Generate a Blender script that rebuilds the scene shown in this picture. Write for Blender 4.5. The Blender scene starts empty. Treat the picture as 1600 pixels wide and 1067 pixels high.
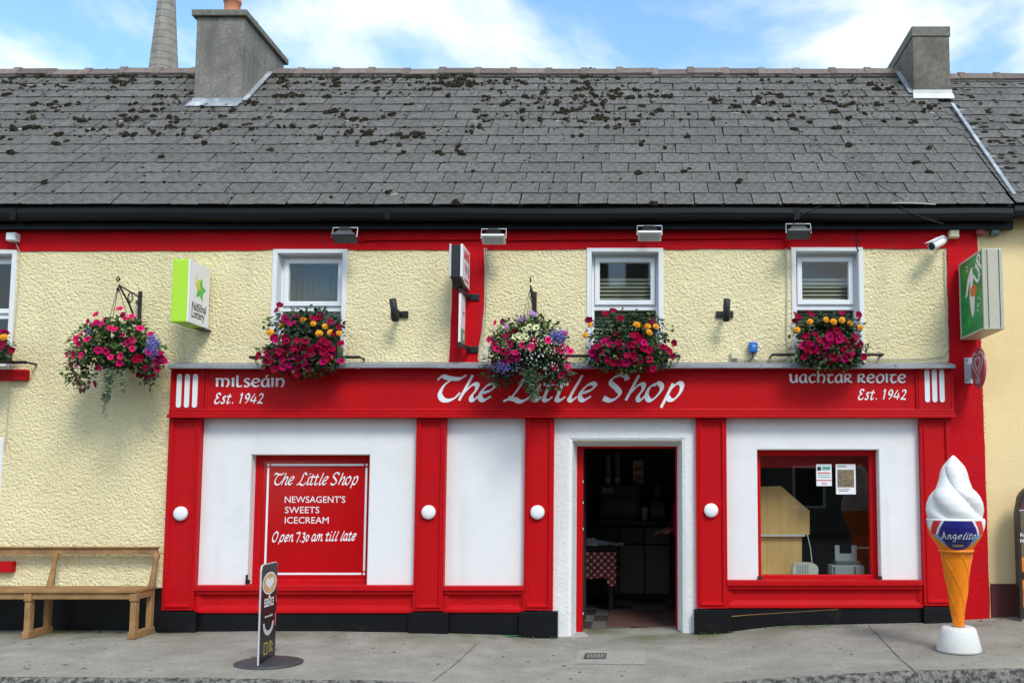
import bpy, bmesh, math, random
from mathutils import Vector, Matrix, noise as mnoise
R = math.radians
rnd = random.Random(7)
scene = bpy.context.scene
COL = scene.collection

# ---------------------------------------------------------------- camera
F, XP, YP = 1400.0, 1000.0, 645.0          # focal length and principal point in photo pixels (1600 x 1067)
D, HC = 9.7, 1.62                           # distance of the lens from the facade, eye height
TP = 0.08; PITCH = math.atan(TP); CP, SP = math.cos(PITCH), math.sin(PITCH)
cam = bpy.data.cameras.new('camera'); camo = bpy.data.objects.new('camera', cam); COL.objects.link(camo)
cam.sensor_width = 36.0; cam.sensor_fit = 'HORIZONTAL'; cam.lens = 36.0 * F / 1600
cam.shift_x = -(XP - 800) / 1600; cam.shift_y = (YP - 533.5) / 1600
cam.clip_start = 0.05; cam.clip_end = 3000
camo.location = (0, -D, HC); camo.rotation_euler = (R(90) + PITCH, 0, 0)
scene.camera = camo

# ---------------------------------------------------------------- sky and sun
SUN = Vector((0.50, -1.0, 1.22)).normalized()      # towards the sun
w = bpy.data.worlds.new('World'); scene.world = w; w.use_nodes = True
nt = w.node_tree; nt.nodes.clear()
def wn(t, **k):
    n = nt.nodes.new(t)
    for a, b in k.items(): setattr(n, a, b)
    return n
out = wn('ShaderNodeOutputWorld'); bg = wn('ShaderNodeBackground')
sky = wn('ShaderNodeTexSky', sky_type='NISHITA'); sky.sun_disc = False
sky.sun_elevation = math.asin(SUN.z); sky.sun_rotation = math.atan2(SUN.x, SUN.y)
sky.air_density = 1.0; sky.dust_density = 0.6; sky.ozone_density = 1.2
tc = wn('ShaderNodeTexCoord'); sep = wn('ShaderNodeSeparateXYZ')
nt.links.new(tc.outputs['Generated'], sep.inputs[0])
den = wn('ShaderNodeMath', operation='ADD'); den.inputs[1].default_value = 0.22
mx0 = wn('ShaderNodeMath', operation='MAXIMUM'); mx0.inputs[1].default_value = 0.0
nt.links.new(sep.outputs['Z'], mx0.inputs[0]); nt.links.new(mx0.outputs[0], den.inputs[0])
dx = wn('ShaderNodeMath', operation='DIVIDE'); dy = wn('ShaderNodeMath', operation='DIVIDE')
nt.links.new(sep.outputs['X'], dx.inputs[0]); nt.links.new(den.outputs[0], dx.inputs[1])
nt.links.new(sep.outputs['Y'], dy.inputs[0]); nt.links.new(den.outputs[0], dy.inputs[1])
cmb = wn('ShaderNodeCombineXYZ'); nt.links.new(dx.outputs[0], cmb.inputs[0]); nt.links.new(dy.outputs[0], cmb.inputs[1])
off = wn('ShaderNodeMapping'); off.inputs['Location'].default_value = (4.28, 9.8, 7.7)
nt.links.new(cmb.outputs[0], off.inputs['Vector'])
n1 = wn('ShaderNodeTexNoise'); n1.inputs['Scale'].default_value = 1.7; n1.inputs['Detail'].default_value = 9
n1.inputs['Roughness'].default_value = 0.55; n1.inputs['Distortion'].default_value = 0.25
nt.links.new(off.outputs[0], n1.inputs['Vector'])
ramp = wn('ShaderNodeMapRange'); ramp.interpolation_type = 'SMOOTHSTEP'
ramp.inputs['From Min'].default_value = 0.41; ramp.inputs['From Max'].default_value = 0.61
nt.links.new(n1.outputs['Fac'], ramp.inputs['Value'])
mixc = wn('ShaderNodeMix', data_type='RGBA'); mixc.inputs['B'].default_value = (5.7, 5.75, 5.8, 1)
tint = wn('ShaderNodeMix', data_type='RGBA'); tint.blend_type = 'MULTIPLY'; tint.inputs['Factor'].default_value = 1
tint.inputs['B'].default_value = (1.12, 1.36, 1.40, 1)
nt.links.new(sky.outputs[0], tint.inputs['A'])
nt.links.new(ramp.outputs[0], mixc.inputs['Factor']); nt.links.new(tint.outputs['Result'], mixc.inputs['A'])
nt.links.new(mixc.outputs['Result'], bg.inputs['Color']); bg.inputs['Strength'].default_value = 0.15
nt.links.new(bg.outputs[0], out.inputs[0])
sl = bpy.data.lights.new('sun', 'SUN'); sl.energy = 1.6; sl.angle = R(18); sl.color = (1.0, 0.95, 0.86)
so = bpy.data.objects.new('sun', sl); COL.objects.link(so); so.location = (6, -12, 16)
so.rotation_euler = (-SUN).to_track_quat('-Z', 'Y').to_euler()
vs = scene.view_settings; vs.view_transform = 'Standard'; vs.look = 'None'; vs.gamma = 1; vs.use_curve_mapping = False
vs.exposure = 0.63

# ---------------------------------------------------------------- where a point of the photograph lies on a plane of the place
def ray(px, py):
    u = (px - XP) / F; v = (YP - py) / F
    return Vector((u, CP - v * SP, SP + v * CP))
def at(px, py, Y):
    d = ray(px, py); t = (Y + D) / d.y
    return Vector((d.x * t, Y, HC + d.z * t))
def AX(px, py, Y=0.0): return at(px, py, Y).x
def AZ(py, Y=0.0): return at(1000, py, Y).z
def atz(px, py, Z):
    d = ray(px, py); t = (Z - HC) / d.z
    return Vector((d.x * t, -D + d.y * t, Z))

# ---------------------------------------------------------------- materials
MATS = {}
def pmat(name, col, rough=0.6, var=0.12, scale=6.0, bump=0.0, bscale=60.0, metal=0.0, spec=0.5, col2=None, blotch=None,
         rand=0.0, detail=5.0, bdist=0.01, coat=0.0, speck=None, streak=None):
    m = bpy.data.materials.new(name); m.use_nodes = True
    t = m.node_tree; b = t.nodes['Principled BSDF']; L = t.links.new
    b.inputs['Roughness'].default_value = rough; b.inputs['Metallic'].default_value = metal
    b.inputs['Specular IOR Level'].default_value = spec
    if coat: b.inputs['Coat Weight'].default_value = coat; b.inputs['Coat Roughness'].default_value = 0.15
    tcn = t.nodes.new('ShaderNodeTexCoord')
    nz = t.nodes.new('ShaderNodeTexNoise'); nz.inputs['Scale'].default_value = scale; nz.inputs['Detail'].default_value = detail
    nz.inputs['Roughness'].default_value = 0.65
    L(tcn.outputs['Object'], nz.inputs['Vector'])
    mr = t.nodes.new('ShaderNodeMapRange'); mr.inputs['From Min'].default_value = 0.3; mr.inputs['From Max'].default_value = 0.7
    L(nz.outputs['Fac'], mr.inputs['Value'])
    mx = t.nodes.new('ShaderNodeMix'); mx.data_type = 'RGBA'
    c2 = col2 or tuple(c * (1 - 2 * var) for c in col)
    mx.inputs['A'].default_value = (*c2, 1); mx.inputs['B'].default_value = (*col, 1)
    L(mr.outputs[0], mx.inputs['Factor'])
    cur = mx.outputs['Result']
    for bc, bs, lo, hi in [q for q in (blotch, speck) if q]:  # stains, lichen, grain: (colour, scale, lo, hi)
        n2 = t.nodes.new('ShaderNodeTexNoise'); n2.inputs['Scale'].default_value = bs; n2.inputs['Detail'].default_value = 7
        n2.inputs['Roughness'].default_value = 0.7
        L(tcn.outputs['Object'], n2.inputs['Vector'])
        r2 = t.nodes.new('ShaderNodeMapRange'); r2.inputs['From Min'].default_value = lo; r2.inputs['From Max'].default_value = hi
        L(n2.outputs['Fac'], r2.inputs['Value'])
        m2 = t.nodes.new('ShaderNodeMix'); m2.data_type = 'RGBA'; m2.inputs['B'].default_value = (*bc, 1)
        L(r2.outputs[0], m2.inputs['Factor']); L(cur, m2.inputs['A']); cur = m2.outputs['Result']
    if streak:                                              # drips and brush marks: (colour, scale xy, scale z, lo, hi)
        bc, s1, s2, lo, hi = streak
        mp_ = t.nodes.new('ShaderNodeMapping'); mp_.inputs['Scale'].default_value = (s1, s1, s2); L(tcn.outputs['Object'], mp_.inputs['Vector'])
        n2 = t.nodes.new('ShaderNodeTexNoise'); n2.inputs['Scale'].default_value = 1.0; n2.inputs['Detail'].default_value = 6; L(mp_.outputs[0], n2.inputs['Vector'])
        r2 = t.nodes.new('ShaderNodeMapRange'); r2.inputs['From Min'].default_value = lo; r2.inputs['From Max'].default_value = hi; L(n2.outputs['Fac'], r2.inputs['Value'])
        m2 = t.nodes.new('ShaderNodeMix'); m2.data_type = 'RGBA'; m2.inputs['B'].default_value = (*bc, 1)
        L(r2.outputs[0], m2.inputs['Factor']); L(cur, m2.inputs['A']); cur = m2.outputs['Result']
    if rand:                                                # each piece its own tone
        oi = t.nodes.new('ShaderNodeObjectInfo'); ge = t.nodes.new('ShaderNodeNewGeometry')
        ad = t.nodes.new('ShaderNodeMath'); ad.operation = 'ADD'; L(oi.outputs['Random'], ad.inputs[0]); L(ge.outputs['Random Per Island'], ad.inputs[1])
        fr = t.nodes.new('ShaderNodeMath'); fr.operation = 'FRACT'; L(ad.outputs[0], fr.inputs[0])
        r3 = t.nodes.new('ShaderNodeMapRange'); r3.inputs['To Min'].default_value = 1 - rand; r3.inputs['To Max'].default_value = 1 + rand
        L(fr.outputs[0], r3.inputs['Value'])
        hs = t.nodes.new('ShaderNodeHueSaturation'); L(r3.outputs[0], hs.inputs['Value']); L(cur, hs.inputs['Color']); cur = hs.outputs['Color']
    L(cur, b.inputs['Base Color'])
    rr = t.nodes.new('ShaderNodeMapRange'); rr.inputs['To Min'].default_value = min(1, rough * 1.2); rr.inputs['To Max'].default_value = rough * 0.85
    L(nz.outputs['Fac'], rr.inputs['Value']); L(rr.outputs[0], b.inputs['Roughness'])
    if bump:
        n3 = t.nodes.new('ShaderNodeTexNoise'); n3.inputs['Scale'].default_value = bscale; n3.inputs['Detail'].default_value = 4
        L(tcn.outputs['Object'], n3.inputs['Vector'])
        bp = t.nodes.new('ShaderNodeBump'); bp.inputs['Strength'].default_value = bump; bp.inputs['Distance'].default_value = bdist
        L(n3.outputs['Fac'], bp.inputs['Height']); L(bp.outputs[0], b.inputs['Normal'])
    MATS[name] = m
    return m
def roughcast(name, col, scale, dist, stain):
    m = pmat(name, col, 0.9, 0.05, 2.6, blotch=stain, spec=0.08, streak=(tuple(c * .80 for c in col), 3.2, .35, .54, .80))
    t = m.node_tree; b = t.nodes['Principled BSDF']; L = t.links.new
    tcn = [n for n in t.nodes if n.type == 'TEX_COORD'][0]
    a = t.nodes.new('ShaderNodeTexNoise'); a.inputs['Scale'].default_value = scale; a.inputs['Detail'].default_value = 5; a.inputs['Roughness'].default_value = 0.62; a.inputs['Distortion'].default_value = 0.25
    v = t.nodes.new('ShaderNodeTexVoronoi'); v.feature = 'SMOOTH_F1'; v.inputs['Scale'].default_value = scale * 1.0; v.inputs['Smoothness'].default_value = 0.6
    L(tcn.outputs['Object'], a.inputs['Vector']); L(tcn.outputs['Object'], v.inputs['Vector'])
    s = t.nodes.new('ShaderNodeMath'); s.operation = 'SUBTRACT'; L(a.outputs['Fac'], s.inputs[0])
    h = t.nodes.new('ShaderNodeMath'); h.operation = 'MULTIPLY'; h.inputs[1].default_value = 0.45; L(v.outputs['Distance'], h.inputs[0]); L(h.outputs[0], s.inputs[1])
    bp = t.nodes.new('ShaderNodeBump'); bp.inputs['Strength'].default_value = 1.0; bp.inputs['Distance'].default_value = dist
    L(s.outputs[0], bp.inputs['Height']); L(bp.outputs[0], b.inputs['Normal'])
    return m
def glassmat(name, tint=(1, 1, 1), refl=1.0):
    m = bpy.data.materials.new(name); m.use_nodes = True; t = m.node_tree; t.nodes.clear(); L = t.links.new
    o = t.nodes.new('ShaderNodeOutputMaterial'); tr = t.nodes.new('ShaderNodeBsdfTransparent'); tr.inputs[0].default_value = (*tint, 1)
    g = t.nodes.new('ShaderNodeBsdfGlossy'); g.inputs['Roughness'].default_value = 0.02; g.inputs['Color'].default_value = (refl, refl, refl, 1)
    lw = t.nodes.new('ShaderNodeLayerWeight'); lw.inputs['Blend'].default_value = 0.5      # Schlick: 0.07 face on, 1 at grazing
    pw = t.nodes.new('ShaderNodeMath'); pw.operation = 'POWER'; pw.inputs[1].default_value = 5; L(lw.outputs['Facing'], pw.inputs[0])
    f = t.nodes.new('ShaderNodeMapRange'); f.inputs['To Min'].default_value = 0.035; f.inputs['To Max'].default_value = 1.0; L(pw.outputs[0], f.inputs['Value'])
    x = t.nodes.new('ShaderNodeMixShader'); L(f.outputs[0], x.inputs[0]); L(tr.outputs[0], x.inputs[1]); L(g.outputs[0], x.inputs[2]); L(x.outputs[0], o.inputs[0])
    MATS[name] = m; return m
roughcast('yellow_render', (0.92, 0.80, 0.48), 36.0, 0.026, ((0.76, 0.65, 0.37), 0.9, 0.50, 0.85))
roughcast('white_rough', (0.80, 0.80, 0.80), 26.0, 0.006, ((0.50, 0.50, 0.46), 2.5, 0.60, 0.82))
pmat('tan_render', (0.86, 0.66, 0.35), 0.8, 0.05, 1.5, 0.35, 45, spec=0.2, blotch=((0.74, 0.56, 0.30), 1.2, 0.55, 0.85))
pmat('red_paint', (0.51, 0.005, 0.008), 0.45, 0.07, 2.0, 0.25, 22, spec=0.13, blotch=((0.42, 0.006, 0.010), 1.6, 0.5, 0.8), speck=((0.33, 0.012, 0.014), 17, 0.66, 0.80), streak=((0.44, 0.004, 0.010), 14, .9, .50, .72))
pmat('red_masonry', (0.54, 0.004, 0.010), 0.65, 0.07, 2.0, 0.6, 30, spec=0.10, blotch=((0.40, 0.012, 0.014), 2.2, 0.52, 0.82), streak=((0.42, 0.010, 0.014), 7, .5, .52, .75))
pmat('white_paint', (0.77, 0.77, 0.775), 0.65, 0.025, 1.2, 0.12, 18, spec=0.15, blotch=((0.66, 0.66, 0.645), 1.3, 0.52, 0.85), speck=((0.50, 0.49, 0.46), 22, 0.72, 0.82), streak=((0.66, 0.655, 0.635), 5, .45, .60, .85), bdist=.015)
pmat('white_upvc', (0.80, 0.81, 0.82), 0.3, 0.02, 3, blotch=((0.60, 0.60, 0.58), 3.0, 0.62, 0.9))
pmat('letter_white', (0.82, 0.82, 0.84), 0.5, 0.02, 4)
pmat('black_paint', (0.006, 0.0065, 0.008), 0.5, 0.2, 5, 0.2, 30, spec=0.2, blotch=((0.028, 0.027, 0.024), 4.0, 0.58, 0.85))
pmat('black_gutter', (0.004, 0.0045, 0.006), 0.45, 0.2, 3, spec=0.2, blotch=((0.020, 0.020, 0.020), 3.0, 0.62, 0.9))
pmat('black_plastic', (0.015, 0.015, 0.016), 0.4, 0.1, 10)
pmat('black_iron', (0.012, 0.012, 0.012), 0.5, 0.1, 20)
pmat('slate', (0.172, 0.165, 0.153), 0.85, 0.30, 22, 1.0, 75, spec=0.15, blotch=((0.27, 0.258, 0.24), 10.0, 0.55, 0.76), speck=((0.075, 0.071, 0.066), 34.0, 0.54, 0.70), rand=0.11)
pmat('moss', (0.020, 0.017, 0.010), 0.95, 0.25, 30, 0.8, 90, spec=0.1, blotch=((0.060, 0.055, 0.026), 14, 0.52, 0.70))
pmat('lichen', (0.30, 0.295, 0.265), 0.9, 0.1, 30, spec=0.1)
pmat('ridge_tile', (0.20, 0.16, 0.14), 0.85, 0.16, 8, 0.5, 60, spec=0.2, blotch=((0.50, 0.22, 0.03), 1.1, 0.62, 0.70), speck=((0.09, 0.08, 0.07), 12, 0.5, 0.65), rand=0.25)
pmat('chimney_render', (0.33, 0.31, 0.27), 0.9, 0.2, 30, 1.0, 80, spec=0.1, streak=((0.13, 0.125, 0.11), 5, .5, .50, .74), blotch=((0.14, 0.133, 0.12), 1.8, 0.46, 0.70), speck=((0.13, 0.123, 0.11), 45, 0.52, 0.66))
pmat('chimney_old', (0.215, 0.196, 0.162), 0.9, 0.2, 14, 0.7, 50, spec=0.15, blotch=((0.09, 0.083, 0.07), 1.9, 0.44, 0.68), speck=((0.34, 0.32, 0.28), 4.0, 0.66, 0.75))
pmat('cap_stone', (0.22, 0.21, 0.18), 0.9, 0.2, 18, 0.7, 60, spec=0.15, blotch=((0.11, 0.11, 0.10), 4, 0.5, 0.75))
pmat('terracotta', (0.55, 0.22, 0.11), 0.8, 0.1, 8)
pmat('lead', (0.33, 0.36, 0.40), 0.5, 0.15, 6, metal=0.1, blotch=((0.62, 0.64, 0.66), 3, 0.5, 0.7))
pmat('lead_white', (0.66, 0.66, 0.63), 0.6, 0.12, 7)
pmat('cornice_lead', (0.25, 0.265, 0.29), 0.55, 0.12, 5, 0.3, 20, blotch=((0.42, 0.43, 0.43), 2.6, 0.55, 0.8))
pmat('spire_stone', (0.30, 0.28, 0.245), 0.9, 0.2, 1.2, 0.6, 3, blotch=((0.19, 0.18, 0.16), .5, .48, .7))
pmat('concrete', (0.35, 0.335, 0.288), 0.9, 0.14, 3.5, 1.0, 60, spec=0.12, blotch=((0.21, 0.20, 0.172), 1.1, 0.46, 0.76), speck=((0.16, 0.153, 0.135), 42, 0.54, 0.68), detail=12)
pmat('kerb_concrete', (0.27, 0.26, 0.235), 0.9, 0.3, 30, 1.0, 45, spec=0.1, blotch=((0.05, 0.049, 0.045), 20, 0.46, 0.58))
pmat('asphalt', (0.07, 0.07, 0.07), 0.9, 0.25, 40, 0.9, 120, spec=0.2, blotch=((0.12, 0.12, 0.115), 18, 0.55, 0.75))
pmat('earth', (0.12, 0.11, 0.08), 0.95, 0.2, 0.5)
pmat('patch_concrete', (0.35, 0.335, 0.295), 0.9, 0.1, 3, 0.4, 60, spec=0.2)
pmat('old_wood', (0.40, 0.225, 0.095), 0.65, 0.2, 7, 0.4, 40, spec=.2, blotch=((0.19, 0.11, 0.055), 3.6, 0.48, 0.75), speck=((0.13, 0.085, 0.05), 26, 0.58, 0.72))
pmat('pale_wood', (0.70, 0.45, 0.18), 0.5, 0.08, 4, streak=((0.58, 0.35, 0.13), 26, 1.2, .45, .65))
pmat('maroon', (0.11, 0.025, 0.022), 0.75, 0.12, 4, 0.3, 40)
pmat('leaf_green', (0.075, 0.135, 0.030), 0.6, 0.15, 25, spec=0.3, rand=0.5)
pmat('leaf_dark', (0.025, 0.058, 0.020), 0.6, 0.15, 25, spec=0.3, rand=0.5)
pmat('leaf_silver', (0.17, 0.22, 0.13), 0.7, 0.12, 25, spec=0.2, rand=0.35)
pmat('petal_pink', (0.74, 0.012, 0.13), 0.7, 0.12, 30, spec=0.04, rand=0.22)
pmat('petal_magenta', (0.40, 0.002, 0.085), 0.7, 0.12, 30, spec=0.04, rand=0.3)
pmat('petal_crimson', (0.26, 0.001, 0.026), 0.7, 0.12, 30, spec=0.04, rand=0.3)
pmat('petal_orange', (0.90, 0.36, 0.010), 0.6, 0.12, 30, spec=0.2, rand=0.15)
pmat('petal_lilac', (0.55, 0.30, 0.62), 0.6, 0.1, 30, rand=0.2)
pmat('petal_cream', (0.68, 0.72, 0.36), 0.6, 0.1, 30, rand=0.15)
pmat('petal_rose', (0.75, 0.25, 0.38), 0.6, 0.1, 30, rand=0.2)
pmat('lobelia', (0.17, 0.14, 0.55), 0.6, 0.2, 30, rand=0.4)
pmat('tiny_white', (0.72, 0.75, 0.70), 0.6, 0.1, 30, rand=0.2)
pmat('flower_eye', (0.12, 0.004, 0.035), 0.6, 0.1, 30)
pmat('soil', (0.02, 0.016, 0.012), 0.95)
pmat('lime', (0.42, 0.72, 0.02), 0.35, 0.02, 2)
pmat('sign_white', (0.82, 0.82, 0.84), 0.3, 0.02, 2)
pmat('sign_green', (0.010, 0.38, 0.095), 0.3, 0.25, 7, col2=(0.003, 0.15, 0.04), spec=.2)
pmat('star_green', (0.10, 0.52, 0.08), 0.4, 0.1, 8)
pmat('star_yellow', (0.72, 0.74, 0.03), 0.4, 0.1, 8)
pmat('ink', (0.03, 0.03, 0.035), 0.5)
pmat('print_red', (0.70, 0.03, 0.03), 0.4)
pmat('print_orange', (0.80, 0.16, 0.02), 0.4)
pmat('print_green', (0.10, 0.45, 0.30), 0.4)
pmat('print_violet', (0.20, 0.16, 0.45), 0.4)
pmat('faded_pink', (0.45, 0.075, 0.105), 0.4, 0.06, 6)
pmat('sign_alu', (0.50, 0.475, 0.37), 0.45, 0.06, 3, blotch=((0.42, 0.37, 0.27), 5, 0.58, 0.8))
pmat('grey_metal', (0.10, 0.105, 0.11), 0.4, 0.1, 8, metal=0.4)
pmat('pale_metal', (0.55, 0.57, 0.60), 0.4, 0.05, 8)
pmat('lamp_white', (0.85, 0.85, 0.80), 0.4, 0.04, 8)
pmat('cream_plastic', (0.70, 0.64, 0.42), 0.5, 0.06, 8)
pmat('red_plastic', (0.22, 0.01, 0.02), 0.5)
pmat('blue_plastic', (0.015, 0.16, 0.55), 0.3)
pmat('grey_plastic', (0.09, 0.10, 0.115), 0.45, 0.06, 8)
pmat('mid_grey_plastic', (0.30, 0.33, 0.35), 0.4, 0.06, 8)
pmat('ice_white', (0.76, 0.76, 0.755), 0.38, 0.015, 4, spec=0.5)
pmat('cone_orange', (0.90, 0.25, 0.006), 0.38, 0.05, 5, spec=0.4)
pmat('base_white', (0.68, 0.68, 0.65), 0.6, 0.06, 8, 0.25, 50, blotch=((0.45, 0.44, 0.41), 6, 0.58, 0.8))
pmat('navy', (0.020, 0.018, 0.20), 0.35)
pmat('sky_blue_print', (0.16, 0.45, 0.80), 0.35)
pmat('gold_print', (0.55, 0.40, 0.10), 0.4)
pmat('sheet_red', (0.46, 0.003, 0.006), 0.16, 0.08, 1.5, spec=.3)
pmat('curtain_grey', (0.075, 0.09, 0.088), 0.9, 0.1, 3)
pmat('blind_cream', (0.40, 0.37, 0.27), 0.7, 0.05, 3)
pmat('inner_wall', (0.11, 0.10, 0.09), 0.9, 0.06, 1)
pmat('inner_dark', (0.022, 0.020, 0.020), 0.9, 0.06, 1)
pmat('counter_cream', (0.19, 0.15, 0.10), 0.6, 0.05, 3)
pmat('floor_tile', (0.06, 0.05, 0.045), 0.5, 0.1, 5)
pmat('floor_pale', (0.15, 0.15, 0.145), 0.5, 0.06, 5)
pmat('mat_brown', (0.11, 0.05, 0.038), 0.95, 0.15, 60, 0.5, 150)
pmat('threshold', (0.42, 0.41, 0.38), 0.8, 0.1, 5)
pmat('skin', (0.50, 0.29, 0.20), 0.5, 0.04, 8)
pmat('top_pink', (0.50, 0.03, 0.16), 0.8, 0.06, 10)
pmat('trousers', (0.012, 0.012, 0.018), 0.8)
pmat('hair_dark', (0.012, 0.009, 0.007), 0.5)
pmat('coffee_cream', (0.72, 0.52, 0.26), 0.4, 0.15, 20, col2=(0.50, 0.30, 0.11))
pmat('print_dark', (0.022, 0.018, 0.020), 0.3, 0.2, 6)
pmat('print_brown', (0.20, 0.14, 0.07), 0.35, 0.3, 8)
pmat('print_flame', (0.85, 0.30, 0.02), 0.35, 0.3, 14, col2=(0.5, 0.05, 0.01))
pmat('photo_print', (0.35, 0.24, 0.13), 0.4, 0.4, 60, col2=(0.04, 0.05, 0.05))
pmat('cap_white', (0.55, 0.55, 0.50), 0.4, 0.05, 8)
pmat('gum', (0.11, 0.105, 0.095), 0.8, 0.1, 20)
pmat('cable_black', (0.012, 0.012, 0.012), 0.5)
pmat('cable_pale', (0.55, 0.54, 0.48), 0.5)
pmat('rubber_grey', (0.045, 0.048, 0.055), 0.55, 0.15, 12, 0.2, 60)
pmat('iron_grate', (0.055, 0.055, 0.058), 0.6, 0.1, 20)
pmat('green_stain', (0.05, 0.32, 0.10), 0.8)
glassmat('glass', (0.90, 0.93, 0.92))
# red cloth with white diamonds
m = pmat('dotted_cloth', (0.45, 0.01, 0.015), 0.8); t_ = m.node_tree; b_ = t_.nodes['Principled BSDF']
tcx = [n for n in t_.nodes if n.type == 'TEX_COORD'][0]
mp = t_.nodes.new('ShaderNodeMapping'); mp.inputs['Rotation'].default_value = (0, R(45), 0); mp.inputs['Scale'].default_value = (1, 0.0, 1)
ck = t_.nodes.new('ShaderNodeTexVoronoi'); ck.inputs['Scale'].default_value = 16; ck.inputs['Randomness'].default_value = 0
lt = t_.nodes.new('ShaderNodeMath'); lt.operation = 'LESS_THAN'; lt.inputs[1].default_value = 0.32
mm = t_.nodes.new('ShaderNodeMix'); mm.data_type = 'RGBA'; mm.inputs['A'].default_value = (0.30, 0.008, 0.012, 1); mm.inputs['B'].default_value = (0.50, 0.48, 0.45, 1)
t_.links.new(tcx.outputs['Object'], mp.inputs[0]); t_.links.new(mp.outputs[0], ck.inputs['Vector']); t_.links.new(ck.outputs['Distance'], lt.inputs[0])
t_.links.new(lt.outputs[0], mm.inputs['Factor']); t_.links.new(mm.outputs['Result'], b_.inputs['Base Color'])

# ---------------------------------------------------------------- mesh helpers (all in world metres)
class MB:
    def __init__(s): s.v = []; s.f = []; s.mi = []; s.smooth = []
    def add(s, vs, fs, mi=0, smooth=False):
        o = len(s.v); s.v += [tuple(p) for p in vs]
        for f in fs: s.f.append([i + o for i in f]); s.mi.append(mi); s.smooth.append(smooth)
        return s
    def box(s, x0, x1, y0, y1, z0, z1, bev=0.0, mi=0, M=None):
        if x0 > x1: x0, x1 = x1, x0
        if y0 > y1: y0, y1 = y1, y0
        if z0 > z1: z0, z1 = z1, z0
        if bev <= 0:
            vs = [Vector((x, y, z)) for z in (z0, z1) for y in (y0, y1) for x in (x0, x1)]
            fs = [(0, 2, 3, 1), (4, 5, 7, 6), (0, 1, 5, 4), (2, 6, 7, 3), (0, 4, 6, 2), (1, 3, 7, 5)]
        else:
            bm = bmesh.new(); bmesh.ops.create_cube(bm, size=1)
            for q in bm.verts:
                q.co = ((q.co.x + .5) * (x1 - x0) + x0, (q.co.y + .5) * (y1 - y0) + y0, (q.co.z + .5) * (z1 - z0) + z0)
            bmesh.ops.bevel(bm, geom=bm.edges[:], offset=min(bev, .45 * min(x1 - x0, y1 - y0, z1 - z0)), segments=2, affect='EDGES', profile=.6)
            bm.verts.index_update()
            vs = [q.co.copy() for q in bm.verts]; fs = [[q.index for q in f.verts] for f in bm.faces]; bm.free()
        if M is not None: vs = [M @ q for q in vs]
        return s.add(vs, fs, mi)
    def bar(s, a, b, w, h, bev=0.0, mi=0, up=(0, 0, 1)):      # rectangular bar from a to b
        a = Vector(a); b = Vector(b); d = (b - a); L = d.length; z = d.normalized()
        x = Vector(up).cross(z)
        if x.length < 1e-4: x = Vector((1, 0, 0)).cross(z)
        x.normalize(); y = z.cross(x)
        M = Matrix(((x.x, y.x, z.x, a.x), (x.y, y.y, z.y, a.y), (x.z, y.z, z.z, a.z), (0, 0, 0, 1)))
        return s.box(-w / 2, w / 2, -h / 2, h / 2, 0, L, bev, mi, M)
    def tube(s, pts, r, n=8, mi=0, cap=True):
        pts = [Vector(p) for p in pts]; rs = r if isinstance(r, (list, tuple)) else [r] * len(pts)
        rings = []; px = None
        for i, p in enumerate(pts):
            d = (pts[min(i + 1, len(pts) - 1)] - pts[max(i - 1, 0)]).normalized()
            if px is None:
                px = d.orthogonal().normalized()
            px = (px - d * px.dot(d))
            px = px.normalized() if px.length > 1e-5 else d.orthogonal().normalized()
            py = d.cross(px)
            rings.append([p + (px * math.cos(2 * math.pi * k / n) + py * math.sin(2 * math.pi * k / n)) * rs[i] for k in range(n)])
        vs = [q for r_ in rings for q in r_]; fs = []
        for i in range(len(pts) - 1):
            for k in range(n): fs.append((i * n + k, i * n + (k + 1) % n, (i + 1) * n + (k + 1) % n, (i + 1) * n + k))
        s.add(vs, fs, mi, True)
        if cap:
            s.add(rings[0], [list(range(n))[::-1]], mi); s.add(rings[-1], [list(range(n))], mi)
        return s
    def lathe(s, prof, c, n=32, mi=0, fn=None, smooth=True, axis='z'):   # prof: (r, h) from bottom to top round c
        c = Vector(c); vs = []
        for (r, h) in prof:
            for k in range(n):
                a = 2 * math.pi * k / n; rr = fn(r, h, a) if fn else r
                p = Vector((math.cos(a) * rr, math.sin(a) * rr, h)) if axis == 'z' else Vector((math.cos(a) * rr, -h, math.sin(a) * rr))
                vs.append(c + p)
        fs = []
        for i in range(len(prof) - 1):
            for k in range(n): fs.append((i * n + k, i * n + (k + 1) % n, (i + 1) * n + (k + 1) % n, (i + 1) * n + k))
        s.add(vs, fs, mi, smooth)
        s.add(vs[:n], [list(range(n))[::-1]], mi); s.add(vs[-n:], [list(range(n))], mi)
        return s
    def rect_loft(s, x0, x1, z0, z1, prof, cap=True, mi=0, back=None):   # mitred mouldings: prof = (inset, y)
        vs = []
        for (i, y) in prof: vs += [(x0 + i, y, z0 + i), (x1 - i, y, z0 + i), (x1 - i, y, z1 - i), (x0 + i, y, z1 - i)]
        fs = []
        for k in range(len(prof) - 1):
            for j in range(4): fs.append((k * 4 + j, k * 4 + (j + 1) % 4, k * 4 + 4 + (j + 1) % 4, k * 4 + 4 + j))
        n = len(prof) * 4
        if cap: fs.append((n - 4, n - 3, n - 2, n - 1))
        if back: fs.append((3, 2, 1, 0))
        return s.add(vs, fs, mi)
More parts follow.
